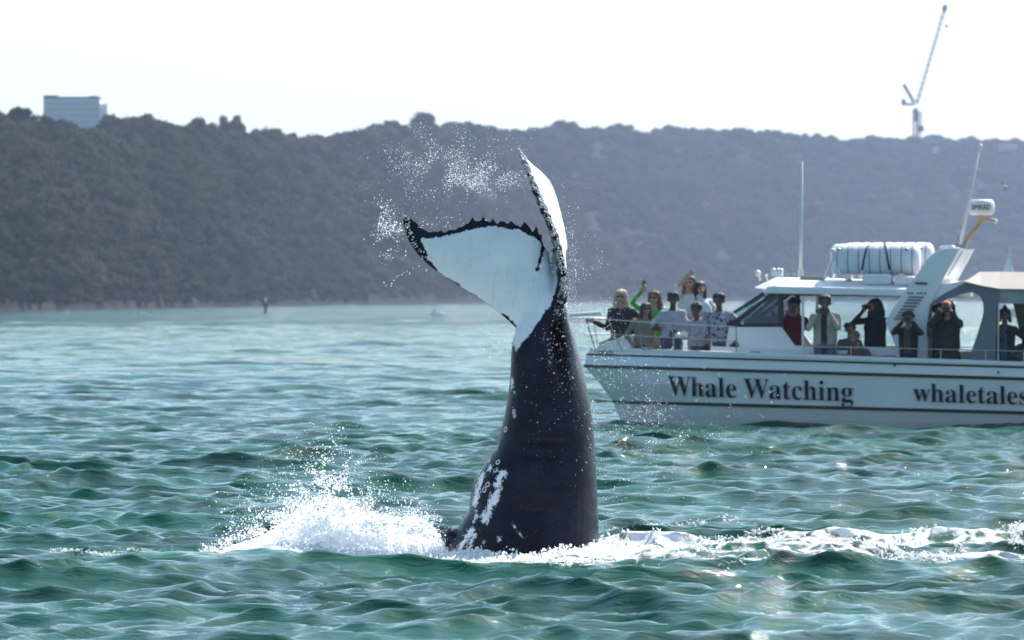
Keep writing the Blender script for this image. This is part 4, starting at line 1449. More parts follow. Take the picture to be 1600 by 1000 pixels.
    # seats inside and a far side bench
    for x in (1262, 1330):
        panel('bench_seat', [(x, 585), (x + 44, 586), (x + 44, 630), (x, 630)], 2.4, 3.2, paint('seat_vinyl', (0.10, 0.10, 0.12)), 0.03)
cabin()

def arch():
    leg = [(1398, 632), (1401, 545), (1383, 501), (1403, 470), (1424, 440), (1438, 421), (1450, 403), (1462, 393), (1476, 388), (1500, 387), (1490, 407), (1476, 432), (1463, 458), (1452, 482), (1448, 510), (1448, 632)]
    panel('arch_leg', leg, 0.60, 0.78, hullw, 0.012)
    near = [bp(x, y, 0.60) for x, y in leg]
    MB().prism([p + Vector((0, 2.92, 0)) for p in near], [p + Vector((0, 3.10, 0)) for p in near]).build('arch_leg', hullw, boat, bevel=.012)
    top = [(1425, 440), (1438, 421), (1450, 403), (1463, 392), (1478, 388), (1499, 388), (1490, 407), (1476, 431), (1468, 446), (1440, 444)]
    nt = [bp(x, y, 0.785) for x, y in top]
    MB().prism(nt, [p + Vector((0, 2.73, 0)) for p in nt]).build('arch_crosspiece', topw, boat)
    # rib mouldings on the aft face
    for d in (0.5, 2.3):
        MB().bar(nt[5] + Vector((.012, d, -.05)), nt[7] + Vector((.012, d, 0)), .02, seg=6).build('moulding', topw, boat)
    # vent louvres
    for k in range(8):
        f = k / 7
        x0, y0 = 1421 - 23 * f, 462.5 + 34 * f
        x1 = x0 + 22 - 3 * f
        a, b = bp(x0, y0, .592), bp(x1, y0 + .6, .592)
        MB().prism([a, b, b + Vector((.006, 0, -.026)), a + Vector((-.018, 0, -.026))], [v + Vector((0, -.02, 0)) for v in (a, b, b + Vector((.006, 0, -.026)), a + Vector((-.018, 0, -.026)))]).build('louvre', paint('louvre_grey', (0.15, 0.16, 0.19)) if k == 0 else bpy.data.materials['louvre_grey'], boat)
    a = [bp(1431, 440.5, .59), bp(1449, 441.5, .59), bp(1448, 444.5, .59), bp(1430, 443.5, .59)]
    MB().prism(a, [v + Vector((0, -.03, 0)) for v in a]).build('grab_slot', black, boat, bevel=.004)
    # row of small grey letters, too blurred to read, kept as short dashes
    for i, (x, w) in enumerate(((1418, 5), (1424, 4), (1433, 3), (1437.5, 5), (1444, 4))):
        a = [bp(x, 456.5 + .1 * i, .592), bp(x + w, 456.7 + .1 * i, .592), bp(x + w - 1, 459.2 + .1 * i, .592), bp(x - 1, 459 + .1 * i, .592)]
        MB().prism(a, [v + Vector((0, -.004, 0)) for v in a]).build('small_marking', bpy.data.materials['louvre_grey'], boat)
    # caps, mast foot, radar arm and dome
    panel('arch_cap', [(1466, 388), (1470, 384), (1486, 383), (1492, 388)], 1.5, 2.6, topw, .01)
    foot = bp(1502, 383, 2.0)
    MB().box(foot + Vector((0, 0, .0)), (.18, .22, .07)).bar(foot, foot + Vector((-.05, 0, .14)), .03).build('mast_foot', paint('galvanised', (0.22, 0.22, 0.21), .5, metal=.4), boat)
    tan = paint('tan_radar_arm', (0.40, 0.30, 0.16), .5)
    MB().bar(bp(1504, 383, 2.0), bp(1531, 349, 2.0), .045, .035, 8).bar(bp(1531, 349, 2.0), bp(1536, 337, 2.0), .05, .09, 8).bar(bp(1534, 341, 2.0), bp(1556, 345, 2.0), .025, .03, 8).build('radar_arm', tan, boat)
    # radome: stacked rounded profile
    c = bp(1533.5, 336, 2.0)
    prof = [(0.0, 0.0), (0.17, 0.0), (0.20, 0.02), (0.223, 0.06), (0.218, 0.17), (0.205, 0.225), (0.17, 0.255), (0.0, 0.262)]
    vs, fs = [], []
    n = 40
    for r, z in prof:
        for j in range(n):
            a = 2 * math.pi * j / n
            vs.append((c.x + r * math.cos(a), c.y + r * math.sin(a), c.z + z))
    for i in range(len(prof) - 1):
        for j in range(n):
            fs.append((i * n + j, i * n + (j + 1) % n, (i + 1) * n + (j + 1) % n, (i + 1) * n + j))
    me = bpy.data.meshes.new('radome'); me.from_pydata(vs, [], fs)
    dome = link('radome', me, whitep, boat, True)
    lettering('SIMRAD', c + Vector((0, 0, 0.085)), 0.34, 0.085, dome, wrap=0.2225, flat=True, centre=c)
    MB().ball(bp(1556, 346, 2.0), .035, 2).build('small_light', whitep, boat, True)
    MB().bar(bp(1501, 382, 1.7), bp(1529.5, 238, 1.7), .030, .012, 8).build('whip_antenna', whitep, boat, True)
    m = MB().ball(bp(1532, 230, 1.7), .045, 2, (.8, .8, 1.3)); m.bar(bp(1529.5, 238, 1.7), bp(1532, 231, 1.7), .01); m.build('masthead_light', whitep, boat, True)

def lettering(text, start, width, height, parent, wrap=None, flat=False, slope=0.0, bold=True, name='lettering', centre=None, offset=-0.005):
    if not flat:
        s = ''.join(chr(0x1D400 + ord(c) - 65) if c.isupper() else chr(0x1D41A + ord(c) - 97) if c.islower() else c for c in text)
    else:
        s = text
    cu = bpy.data.curves.new('lettering', 'FONT')
    cu.body = s; cu.extrude = 0.012; cu.offset = offset
    cu.resolution_u = 6
    tmp = bpy.data.objects.new('tmp', cu); COL.objects.link(tmp)
    bpy.context.view_layer.update()
    me = evaluated_mesh(tmp)
    bpy.data.objects.remove(tmp)
    co = coords(me).astype(float)
    mn, mx = co.min(0), co.max(0)
    co[:, 0] = (co[:, 0] - mn[0]) / (mx[0] - mn[0]) * width
    co[:, 1] = co[:, 1] * (height / mx[1])
    zz = co[:, 2].copy()
    if wrap:
        ang = (co[:, 0] - width / 2) / wrap - math.pi / 2
        rr = wrap + 0.002 + (zz - zz.min()) * 0.2
        out = np.stack([centre.x + rr * np.cos(ang), centre.y + rr * np.sin(ang), start.z + co[:, 1]], -1)
    else:
        out = np.stack([start.x + co[:, 0], start.y - 0.004 - (zz - zz.min()) * 0.4, start.z + co[:, 1] + slope * co[:, 0]], -1)
    me.vertices.foreach_set('co', out.astype(np.float32).ravel()); me.update()
    me.materials.clear()
    o = link(name, me, text_m, parent)
    return o
arch()

def hull_b(px, py):
    """beam of the near hull side at a pixel, between the second and third strakes"""
    rows = [hull_row(k) for k in ('strake2', 'mid', 'strake3')]
    ys = [lin(px, *ROWS[k][1:3]) for k in ('strake2', 'mid', 'strake3')]
    bs = []
    for r in rows:
        u = bp(px, py, 0).x
        bs.append(float(np.interp(u, [p.x for p in r], [p.y for p in r])))
    return float(np.interp(py, ys, bs))

def hull_text():
    hm_ = bpy.data.objects['hull'].data if False else HULL.data
    hull_bvh = BVHTree.FromPolygons([v.co[:] for v in hm_.vertices], [tuple(p.vertices) for p in hm_.polygons])
    for txt, x0, x1, base0, capy, desc in (('Whale Watching', 1038, 1333, 618, 590, True), ('whaletales', 1427, 1606, 627, 600, False)):
        a, e = bp(x0, base0, 0.05), bp(x1, base0 + (x1 - x0) * 0.031, 0.05)
        wid = e.x - a.x
        h = (0.325 if desc else 0.295)
        o = lettering(txt, a, wid, h, boat, slope=(e.z - a.z) / wid, offset=-0.005)
        # lay every letter on the curved, flared hull side
        co = coords(o.data).astype(float)
        rows = [hull_row(k) for k in ('strake2', 'mid', 'strake3')]
        U = [[p.x for p in r] for r in rows]; Bv = [[p.y for p in r] for r in rows]; Z = [[p.z for p in r] for r in rows]
        for i in range(len(co)):
            bz = [(np.interp(co[i, 0], U[k], Z[k]), np.interp(co[i, 0], U[k], Bv[k])) for k in range(3)]
            bz.sort()
            b = np.interp(co[i, 2], [q[0] for q in bz], [q[1] for q in bz])
            hitp = hull_bvh.ray_cast(Vector((co[i, 0], b - 1.0, co[i, 2])), Vector((0, 1, 0)))[0]
            if hitp is not None: b = hitp.y
            co[i, 1] = b + (co[i, 1] - a.y) - 0.022
        o.data.vertices.foreach_set('co', co.astype(np.float32).ravel()); o.data.update()
hull_text()

def bow_gear():
    # foredeck hatch and anchor locker
    q = [(926, 549), (936, 539), (958, 532), (976, 524), (998, 522), (1000, 549)]
    panel('foredeck_locker', q, 1.55, 2.75, whitep, .02)
    m = MB()
    a = bp(936, 538, 2.15)
    m.bar(a, bp(975, 520, 2.15), .022).bar(bp(958, 528, 2.0), bp(960, 520, 2.3), .05).ball(bp(968, 524, 2.15), .08, 2, (1.4, 1, .8)).ball(bp(978, 520, 2.1), .06, 2)
    m.bar(bp(944, 541, 2.1), bp(962, 531, 2.2), .05, .03)
    m.build('anchor_windlass', paint('galvanised_anchor', (0.30, 0.28, 0.27), .5, metal=.3), boat, True)
    # pulpit rails
    r = 0.010
    for side in (0, 1):
        f = (lambda v: mirror(v)) if side else (lambda v: v)
        top = [bp(889, 497, 1.95), bp(912, 497, 1.7), bp(950, 499, 1.25), bp(1000, 503, .95), bp(1050, 506, .55), bp(1110, 509, .30), bp(1150, 511, .20)]
        mid = [bp(905, 522, 1.9), bp(952, 522, 1.25), bp(1002, 525, .95), bp(1052, 528, .55), bp(1112, 531, .30), bp(1150, 533, .20)]
        MB().tube([f(v) for v in top], r, 6).build('rail', steel, boat)
        MB().tube([f(v) for v in mid], r * .6, 6).build('rail', steel, boat)
        for (x, y, b), (x2, y2, b2) in (((950, 499, 1.25), (972, 547, 1.35)), ((1000, 503, .95), (1004, 548, 1.0)), ((1050, 506, .55), (1053, 549, .68)), ((1110, 509, .30), (1112, 551, .40)), ((1150, 511, .20), (1151, 552, .2)), ((915, 497, 1.7), (930, 546, 1.95))):
            MB().bar(f(bp(x, y, b)), f(bp(x2, y2, b2)), r, seg=6).build('stanchion', steel, boat)
    MB().bar(bp(889, 492, 2.1), bp(940, 489, 2.0), .03, .035).build('bowsprit_bar', whitep, boat)
    # low side rail along the walkway
    for side in (0, 1):
        f = (lambda v: mirror(v)) if side else (lambda v: v)
        MB().tube([f(bp(x, 541 + (x - 1255) * .022, .06)) for x in (1255, 1400, 1560, 1700, 1900)], .008, 6).build('rail', steel, boat)
        for x in (1255, 1330, 1405, 1470, 1540, 1600, 1700, 1800):
            MB().bar(f(bp(x, 541 + (x - 1255) * .022, .06)), f(bp(x, 563 + (x - 1255) * .03, .06)), .008, seg=6).build('stanchion', steel, boat)
    # raised step on the foredeck that the taller row stands on
    a, b = bp(1050, 600, 2.5), bp(1120, 600, 2.5)
    z = deck_z(a.x)
    MB().box(((a.x + b.x) / 2, 2.85, z + STEP / 2), (b.x - a.x + .3, .7, STEP - .002)).build('foredeck_step', whitep, boat, bevel=.02)
    for x in (1010, 1180, 1370, 1545):
        c = bp(x, 549 + (x - 1010) * .034, .12)
        m = MB(); m.bar(c + Vector((-.09, 0, .05)), c + Vector((.09, 0, .05)), .014).bar(c + Vector((-.03, 0, 0)), c + Vector((-.03, 0, .05)), .012).bar(c + Vector((.03, 0, 0)), c + Vector((.03, 0, .05)), .012)
        m.build('cleat', steel, boat)
    for x, y in ((1114, 579), (1398, 571), (1560, 582)):
        c = bp(x, y, -.002)
        MB().bar(c + Vector((0, .03, 0)), c + Vector((0, -.012, 0)), .020, seg=10).build('drain_fitting', black, boat)
    m = MB(); pts = [bp(x, 434 + (x - 1225) * .02, 1.2) + Vector((0, 0, z_)) for x, z_ in ((1222, .0), (1226, .07), (1240, .07), (1244, .0))]
    m.tube(pts, .010, 6); m.build('roof_handrail', steel, boat)
STEP = 0.27
bow_gear()

def rafts():
    raftw = paint('raft_shell', (0.66, 0.67, 0.70), .45, .04)
    band = paint('raft_seam', (0.10, 0.13, 0.18), .6)
    for k, (x0, x1, yc, b, rr) in enumerate(((1299, 1438, 404, 1.45, .262), (1319, 1459, 402, 2.35, .265))):
        t = empty('liferaft_canister', Vector((0, 0, 0)))
        t.parent = None
        a, e = bp(x0, yc, b), bp(x1, yc + 3, b)
        # world placement of the thing
        mid = (a + e) / 2
        wpnt = BO + Vector((mid.x * CY + mid.y * SY, -mid.x * SY + mid.y * CY, mid.z))
        t.location = wpnt; t.rotation_euler = (0, 0, -YAW)
        tag(t, ['front white liferaft canister with black straps on the cabin roof', 'rear white liferaft canister behind the strapped one on the roof'][k], 'liferaft', 'liferaft canisters on the cabin roof')
        L = (e - a).length
        prof = [(-.5, 0), (-.5, .55), (-.485, .72), (-.45, .95), (-.43, 1.0)]
        xs = [-.5 + .02 * i for i in range(51)]
        vs, fs = [], []
        n = 28
        st = []
        for x in [-.5, -.5, -.49, -.465, -.44] + [(-.42 + i * .84 / 28) for i in range(29)] + [.44, .465, .49, .5, .5]:
            st.append(x)
        ra = [0.0, .62, .80, .93, .99] + [1.0 - (.035 if i % 4 == 0 else 0) for i in range(29)] + [.99, .93, .80, .62, 0.0]
        for x, q in zip(st, ra):
            for j in range(n):
                an = 2 * math.pi * j / n
                vs.append((x * L, rr * q * math.cos(an), rr * q * math.sin(an)))
        for i in range(len(st) - 1):
            for j in range(n):
                fs.append((i * n + j, i * n + (j + 1) % n, (i + 1) * n + (j + 1) % n, (i + 1) * n + j))
        me = bpy.data.meshes.new('canister'); me.from_pydata(vs, [], fs)
        bm = bmesh.new(); bm.from_mesh(me); bmesh.ops.remove_doubles(bm, verts=bm.verts, dist=.0005); bmesh.ops.recalc_face_normals(bm, faces=bm.faces); bm.to_mesh(me); bm.free()
        sl = (e.z - a.z)
        can = link('canister', me, raftw, t, True)
        for i in range(8):
            x = (-.42 + i * 4 * .84 / 28 ) * L
            MB().torus((x, 0, 0), rr * .972, .007, Vector((1, 0, 0)), 28, 5).build('seam', band, can)
        MB().torus((0, 0, 0), rr * 1.0, .006, Vector((0, 0, 1)), 4, 4) if False else None
        if k == 0:
            for x0_, x1_ in ((-.06, -.14), (.10, .17)):
                m = MB(); pts = []
                for j in range(9):
                    an = math.pi * (0.5 + j / 8 * 0.72)
                    xx = (x0_ + (x1_ - x0_) * j / 8) * L
                    pts.append(Vector((xx, math.cos(an) * rr * 1.02, math.sin(an) * rr * 1.02)))
                for p, q in zip(pts[:-1], pts[1:]):
                    m.bar(p, q, .017, seg=5)
                m.build('strap', black, t)
            MB().ball((-.40 * L, -rr * .75, rr * .62), .03, 1).build('blue_mark', paint('blue_sticker', (.12, .18, .42)), t)
        MB().ball((.36 * L, -rr * .75, rr * .62), .035, 1).build('red_mark', paint('brown_red_sticker', (.30, .12, .10)) if k == 0 else bpy.data.materials['brown_red_sticker'], t)
        for x in (-.3, .3):
            MB().box((x * L, 0, -rr - .02), (.08, rr * 1.7, .10)).build('cradle', whitep, t)
    # white tube frame at the forward end of the raft
    m = MB()
    for b in (1.25, 2.6):
        p0, p1, p2 = bp(1288, 436, 1.3), bp(1303, 400, 1.3), bp(1314, 433, 1.3)
        q = [Vector((p.x, b, p.z)) for p in (p0, p1, p2)]
        m.tube(q, .022, 6)
    m.build('raft_frame', whitep, boat)
    m = MB().ball(bp(1301, 392, 1.2), .05, 2).ball(bp(1301.5, 402, 1.2), .03, 2); m.bar(bp(1301, 392, 1.2), bp(1300, 410, 1.2), .012); m.build('stern_lamp', whitep, boat, True)
rafts()

def stern():
    # beige awning with pointed forward end, seen from its shaded underside edge and sunny slope
    b0, b1 = 0.25, 4.0
    lo = [(1509, 440), (1533, 446), (1562, 451), (1960, 458)]
    hi = [(1509, 438.5), (1531, 424.5), (1562, 424.5), (1960, 431)]
    m = MB(); bm = m.bm
    L1 = [bm.verts.new(bp(x, y, b0)) for x, y in lo]
    H1 = []
    for x, y in hi:
        p = bp(x, y, 1.15); H1.append(bm.verts.new(p))
    H2 = [bm.verts.new(Vector((v.co.x, b1 + b0 - v.co.y, v.co.z))) for v in H1]
    L2 = [bm.verts.new(Vector((v.co.x, b1 + b0 - v.co.y, v.co.z))) for v in L1]
    for i in range(3):
        for A, B in ((L1, H1), (H1, H2), (H2, L2)):
            bm.faces.new((A[i], A[i + 1], B[i + 1], B[i]))
    o = m.build('awning', beige, boat)
    s = o.modifiers.new('t', 'SOLIDIFY'); s.thickness = .02
    # grey drop side with the big rounded opening
    out = [(1450, 478), (1470, 462), (1490, 451), (1509, 441), (1533, 447), (1562, 452), (1562, 470), (1557, 480), (1556, 520), (1555, 563), (1514, 563), (1519, 545),
           (1527, 522), (1534, 500), (1537, 485), (1536, 473), (1531, 463), (1522, 457.5), (1512, 457), (1500, 460), (1480, 467), (1462, 476)]
    panel('side_curtain', out, 0.28, 0.32, grayfab)
    top = [(1562, 452), (1960, 459), (1960, 480), (1562, 474)]
    panel('curtain_valance', top, 0.30, 0.33, paint('clear_grey_vinyl', (0.26, 0.27, 0.29), .25, .2, 4))
    nearo = [bp(x, y, .3) for x, y in [(1556, 455), (1562, 455), (1562, 563), (1556, 563)]]
    MB().bar(bp(1559, 455, .36), bp(1559, 566, .36), .03).build('awning_pole', steel, boat)
    MB().bar(bp(1700, 455, .36), bp(1700, 570, .36), .03).build('awning_pole', steel, boat)
    MB().bar(bp(1559, 455, 3.9), bp(1559, 560, 3.9), .03).build('awning_pole', steel, boat)
    # dark netting curtain beyond
    panel('mesh_curtain', [(1583, 474), (1640, 474), (1640, 555), (1603, 555), (1592, 515)], 3.6, 3.62, paint('dark_olive_net', (0.06, 0.065, 0.05), .9))
    # roof aft of the arch
    panel('aft_roof_step', [(1463, 446), (1508, 438), (1512, 441), (1492, 452), (1470, 463), (1452, 474), (1457, 462)], 0.62, 3.4, topw, .01)
    # cabin back bulkhead behind the arch leg, one even mauve colour
    panel('aft_bulkhead', [(1450, 476), (1456, 474), (1456, 632), (1450, 632)], 0.8, 1.5, paint('mauve_panel', (0.25, 0.22, 0.25)), .004)
    panel('seat_box', [(1500, 549), (1519, 549), (1519, 600), (1500, 600)], 1.2, 2.2, paint('cream_seat_box', (0.70, 0.62, 0.48)), .01)
    panel('transom_seat', [(1640, 560), (1900, 566), (1900, 620), (1640, 615)], 1.2, 3.2, whitep, .02)
stern()

# ================================================================== PEOPLE
SKINS = {'fair': (0.42, 0.24, 0.17), 'tan': (0.28, 0.16, 0.105), 'brown': (0.12, 0.065, 0.042), 'dark': (0.05, 0.028, 0.02)}
_mc = {}
def cloth(col, rough=0.85):
    k = ('c',) + tuple(col)
    if k not in _mc: _mc[k] = paint('cloth_fabric', col, rough, 0.15, 9.0, bump=0.2)
    return _mc[k]
def skin(kind):
    if kind not in _mc: _mc[kind] = paint('skin_' + kind, SKINS[kind], 0.5, 0.08, 12.0)
    return _mc[kind]
def pattern_shirt():
    if 'pat' in _mc: return _mc['pat']
    m, nt, b = new_mat('patterned_shirt')
    tc = N(nt, 'ShaderNodeTexCoord')
    v = N(nt, 'ShaderNodeTexVoronoi', i_Scale=15.0); nt.links.new(tc.outputs['Object'], v.inputs['Vector'])
    nt.links.new(ramp(nt, v.outputs[0], [(0.32, (0.03, 0.03, 0.05)), (0.40, (0.30, 0.31, 0.36))]), b.inputs['Base Color'])
    b.inputs['Roughness'].default_value = 0.85
    _mc['pat'] = m
    return m

def cap_mesh(bm, a, b, r1, r2, seg=10):
    """tapered capsule as closed volume"""
    a, b = Vector(a), Vector(b)
    d = b - a
    L = max(d.length, 1e-5)
    q = d.to_track_quat('Z', 'Y').to_matrix().to_4x4() if d.length > 1e-5 else Matrix.Identity(4)
    rings = []
    for t in (-.999, -.7, -.35, 0):
        rings.append((t * r1, r1 * math.sqrt(max(0.0005, 1 - t * t))))
    for t in (0, .35, .7, .999):
        rings.append((L + t * r2, r2 * math.sqrt(max(0.0005, 1 - t * t))))
    M = Matrix.Translation(a) @ q
    R_ = []
    for z, r in rings:
        R_.append([bm.verts.new(M @ Vector((r * math.cos(2 * math.pi * j / seg), r * math.sin(2 * math.pi * j / seg), z))) for j in range(seg)])
    for i in range(len(R_) - 1):
        for j in range(seg):
            bm.faces.new((R_[i][j], R_[i][(j + 1) % seg], R_[i + 1][(j + 1) % seg], R_[i + 1][j]))
    bm.faces.new(R_[0][::-1]); bm.faces.new(R_[-1])

def make_person(label, px, py_top, b, face=0.0, skinc='fair', top=(0.6, 0.6, 0.6), bottom=(0.05, 0.06, 0.12), hair=(0.03, 0.02, 0.015), hairstyle='short',
                lh=None, rh=None, lean=0.0, tilt=0.0, seat=False, sleeve='long', zf=None, build=1.0, hat=None, glasses=False, coat=False, topmat=None, under=None, hmax=None, step=0.0, shift=0.0):
    """stands at pixel column px, crown of the head at py_top; lh / rh: hand targets in head heights, body frame (x to our right, y away, z up).
    face: heading, 0 = towards us"""
    crown = bp(px, py_top, b)
    foot = Vector((crown.x, b, deck_z(crown.x) + step))
    H = crown.z - foot.z
    if seat: H_full = 1.66
    else: H_full = H
    if hmax and H_full > hmax: H_full = hmax
    s = H_full / 1.70
    seed_ = px * 0.37
    prims = []   # (a, b, r1, r2, material key)
    def P(x, y, z): return Vector((x, y, z)) * s
    up = 0.0
    if seat:
        up = H / s - 1.26 - 0.0   # seat height found so the crown reaches its place
        hipz = 0.46 + up * 1.0
        zoff = hipz - 0.90
    else:
        zoff = 0.0
    bw = build
    ln = math.sin(lean); tl = math.sin(tilt)
    def T(x, y, z):   # upper-body point with lean about the hip
        dz = z - 0.92
        return Vector((x + tl * dz, y - ln * dz, z + zoff)) * s
    K = 'top'
    # torso
    prims += [(T(-.055 * bw, 0, .96), T(-.060 * bw, .0, 1.24), .112 * bw * s, .112 * bw * s, K), (T(.055 * bw, 0, .96), T(.060 * bw, 0, 1.24), .112 * bw * s, .112 * bw * s, K),
              (T(-.02, -.02, 1.08), T(-.05, -.03, 1.27), .10 * bw * s, .09 * s, K), (T(.02, -.02, 1.08), T(.05, -.03, 1.27), .10 * bw * s, .09 * s, K),
              (T(0, 0, 1.33), T(-.135 * bw, .01, 1.345), .082 * s, .058 * s, K), (T(0, 0, 1.33), T(.135 * bw, .01, 1.345), .082 * s, .058 * s, K),
              (T(0, .01, 1.36), T(-.09, .015, 1.385), .060 * s, .040 * s, K), (T(0, .01, 1.36), T(.09, .015, 1.385), .060 * s, .040 * s, K)]
    prims += [(T(0, 0.005, 1.38), T(0, -.012, 1.50), .054 * s, .050 * s, 'skin')]
    # head
    hc = T(0, -.02, 1.582)
    prims += [(hc + P(0, .01, .015), hc + P(0, .015, .02), .091 * s, .088 * s, 'skin'), (hc + P(0, -.03, -.045), hc + P(0, -.035, -.075), .062 * s, .040 * s, 'skin'),
              (hc + P(0, -.088, -.002), hc + P(0, -.108, -.030), .012 * s, .017 * s, 'skin'), (hc + P(-.090, .01, -.01), hc + P(-.092, .012, -.03), .020 * s, .014 * s, 'skin'),
              (hc + P(.090, .01, -.01), hc + P(.092, .012, -.03), .020 * s, .014 * s, 'skin'),
              (hc + P(-.034, -.080, .012), hc + P(-.030, -.082, .012), .013 * s, .013 * s, 'eye'), (hc + P(.034, -.080, .012), hc + P(.030, -.082, .012), .013 * s, .013 * s, 'eye'),
              (hc + P(-.02, -.090, -.058), hc + P(.02, -.090, -.058), .010 * s, .010 * s, 'lip')]
    # pelvis and legs
    if coat:
        prims += [(T(0, 0, .95), P(0, .02, .62 + zoff), .15 * bw * s, .17 * bw * s, K), (P(-.08, 0, .8 + zoff), P(-.10, .0, .58 + zoff), .14 * s, .15 * s, K), (P(.08, 0, .8 + zoff), P(.10, 0, .58 + zoff), .14 * s, .15 * s, K)]
    hip = .92 + zoff
    prims += [(P(-.055, 0, hip), P(.055, 0, hip), .118 * s, .118 * s, 'bottom')]
    for sg in (-1, 1):
        if seat:
            kn = P(sg * .12, -.30, hip - .02); an = P(sg * .13, -.26, .09)
            pass
        else:
            kn = P(sg * .10, -.02, .50); an = P(sg * .11, .02, .09)
        prims += [(P(sg * .085, 0, hip - .02), kn, .085 * s, .060 * s, 'bottom'), (kn, an, .060 * s, .042 * s, 'bottom'),
                  (an + P(0, .02, -.045), an + P(sg * .02, -.13, -.05), .042 * s, .036 * s, 'shoe')]
    # arms
    default = {-1: Vector((-.25, -.10, .92)), 1: Vector((.25, -.10, .92))}
    hands = {}
    for sg, tg in ((-1, lh), (1, rh)):
        sh = T(sg * .165 * bw, 0.01, 1.345)
        t = T(*(tg if tg is not None else (sg * .24, -.06, .86)))
        L1, L2 = .29 * s, .255 * s
        d = t - sh
        dist = min(d.length, (L1 + L2) * .985)
        t = sh + d.normalized() * dist
        # elbow by two-bone solve, pole out and down
        a_ = (L1 * L1 - L2 * L2 + dist * dist) / (2 * dist)
        h_ = math.sqrt(max(0, L1 * L1 - a_ * a_))
        dn = (t - sh).normalized()
        pole = Vector((sg * .7, .12, -1.0)); pole -= dn * pole.dot(dn)
        if pole.length < 1e-4: pole = Vector((sg, 0, 0))
        el = sh + dn * a_ + pole.normalized() * h_
        sl = K if sleeve != 'none' else 'skin'
        fo = K if sleeve == 'long' else 'skin'
        ru = .058 if sl == K else .048
        prims += [(sh, el, ru * s * (1.05 if coat else 1), .047 * s, sl if sleeve != 'short' else K), (el, t, .044 * s if fo == K else .040 * s, .032 * s if fo == K else .027 * s, fo)]
        # hand: palm, four curled fingers, thumb
        fd = (t - el).normalized()
        side = fd.cross(Vector((0, 1, 0)));
        if side.length < .2: side = Vector((1, 0, 0))
        side.normalize()
        if side.z < 0 and abs(side.z) > abs(side.x): side = -side
        pn = fd.cross(side).normalized()
        pc = t + fd * .045 * s
        for o_ in (-.022, 0, .022):
            prims.append((t + side * o_ * .8 * s, t + side * o_ * s + fd * .075 * s, .017 * s, .017 * s, 'hand'))
        for fi, o_ in enumerate((-.033, -.012, .010, .031)):
            ln_ = (.032, .040, .042, .034)[fi]
            k0 = t + side * o_ * s + fd * .085 * s
            k1 = k0 + (fd * .8 + pn * .5) .normalized() * ln_ * s
            k2 = k1 + (fd * .15 + pn * .95).normalized() * ln_ * .9 * s
            prims += [(k0, k1, .0098 * s, .009 * s, 'hand'), (k1, k2, .009 * s, .0082 * s, 'hand')]
        th0 = t + side * .03 * s + fd * .02 * s
        prims += [(th0, th0 + (side * .8 + fd * .5 + pn * .3).normalized() * .042 * s, .012 * s, .010 * s, 'hand'),
                  (th0 + (side * .8 + fd * .5 + pn * .3).normalized() * .042 * s, th0 + (side * .8 + fd * .5 + pn * .3).normalized() * .042 * s + (fd * .7 + pn * .5).normalized() * .03 * s, .010 * s, .009 * s, 'hand')]
        hands[sg] = t + fd * .07 * s
    bm = bmesh.new()
    for a, e, r1, r2, _ in prims: cap_mesh(bm, a, e, r1, r2)
    me = bpy.data.meshes.new('b'); bm.to_mesh(me); bm.free()
    me = remeshed(me, 0.0125, 2)
    # materials by nearest primitive
    co = coords(me).astype(float)
    best = np.full(len(co), 1e9); who = np.zeros(len(co), int)
    keys = []
    for i, (a, e, r1, r2, kk) in enumerate(prims):
        a = np.array(a); ab = np.array(e) - a; L2_ = max(ab @ ab, 1e-9)
        t = np.clip(((co - a) @ ab) / L2_, 0, 1)
        d = np.linalg.norm(co - a - t[:, None] * ab, axis=1) - (r1 + (r2 - r1) * t)
        if kk == 'eye' or kk == 'lip': d -= .003
        m = d < best; best[m] = d[m]; who[m] = i
    slot = {'top': 0, 'skin': 1, 'hand': 1, 'bottom': 2, 'shoe': 3, 'eye': 4, 'lip': 5}
    vslot = np.array([slot[p[4]] for p in prims])[who]
    if under is not None:   # open jacket showing a shirt strip down the front
        z = co[:, 2] / s - zoff
        strip = (np.abs(co[:, 0] / s - tl * (z - .92)) < .05) & (co[:, 1] < 0) & (z > .6) & (z < 1.42) & (vslot == 0)
        vslot[strip] = 6
    fv = np.empty(len(me.polygons) * 4, dtype=np.int32) if all(len(p.vertices) == 4 for p in me.polygons) else None
    if fv is not None:
        me.polygons.foreach_get('vertices', fv)
        fs = vslot[fv.reshape(-1, 4)[:, 0]]
    else:
        fs = np.array([vslot[p.vertices[0]] for p in me.polygons])
    # folds and creases of the clothes
    for i in np.where((vslot == 0) | (vslot == 2))[0]:
        v = Vector(co[i])
        co[i] += np.array(me.vertices[int(i)].normal) * ((mnoise.noise(Vector((v.x * 9, v.y * 9, v.z * 5 + seed_))) ** 1) * .022 + abs(mnoise.noise(Vector((v.x * 22, v.y * 22, v.z * 12 + seed_)))) * .012)
    me.vertices.foreach_set('co', co.astype(np.float32).ravel())
    me.materials.clear()
    for mt in (topmat or cloth(top), skin(skinc), cloth(bottom), cloth((0.04, 0.04, 0.045)), cloth((0.02, 0.015, 0.015), .4), cloth((0.22, 0.08, 0.07), .5), cloth(under or (0.3, 0.3, 0.3))):
        me.materials.append(mt)
    me.polygons.foreach_set('material_index', fs.astype(np.int32))
    wloc = BO + Vector((foot.x * CY + foot.y * SY, -foot.x * SY + foot.y * CY, foot.z))
    root = empty('person', wloc, -YAW + face)
    tag(root, label, 'person')
    link('body', me, None, root, True)
    # hair
    hm = cloth(hair, .6)
    bm = bmesh.new()
    def hp(x, y, z): return hc + P(x, y, z)
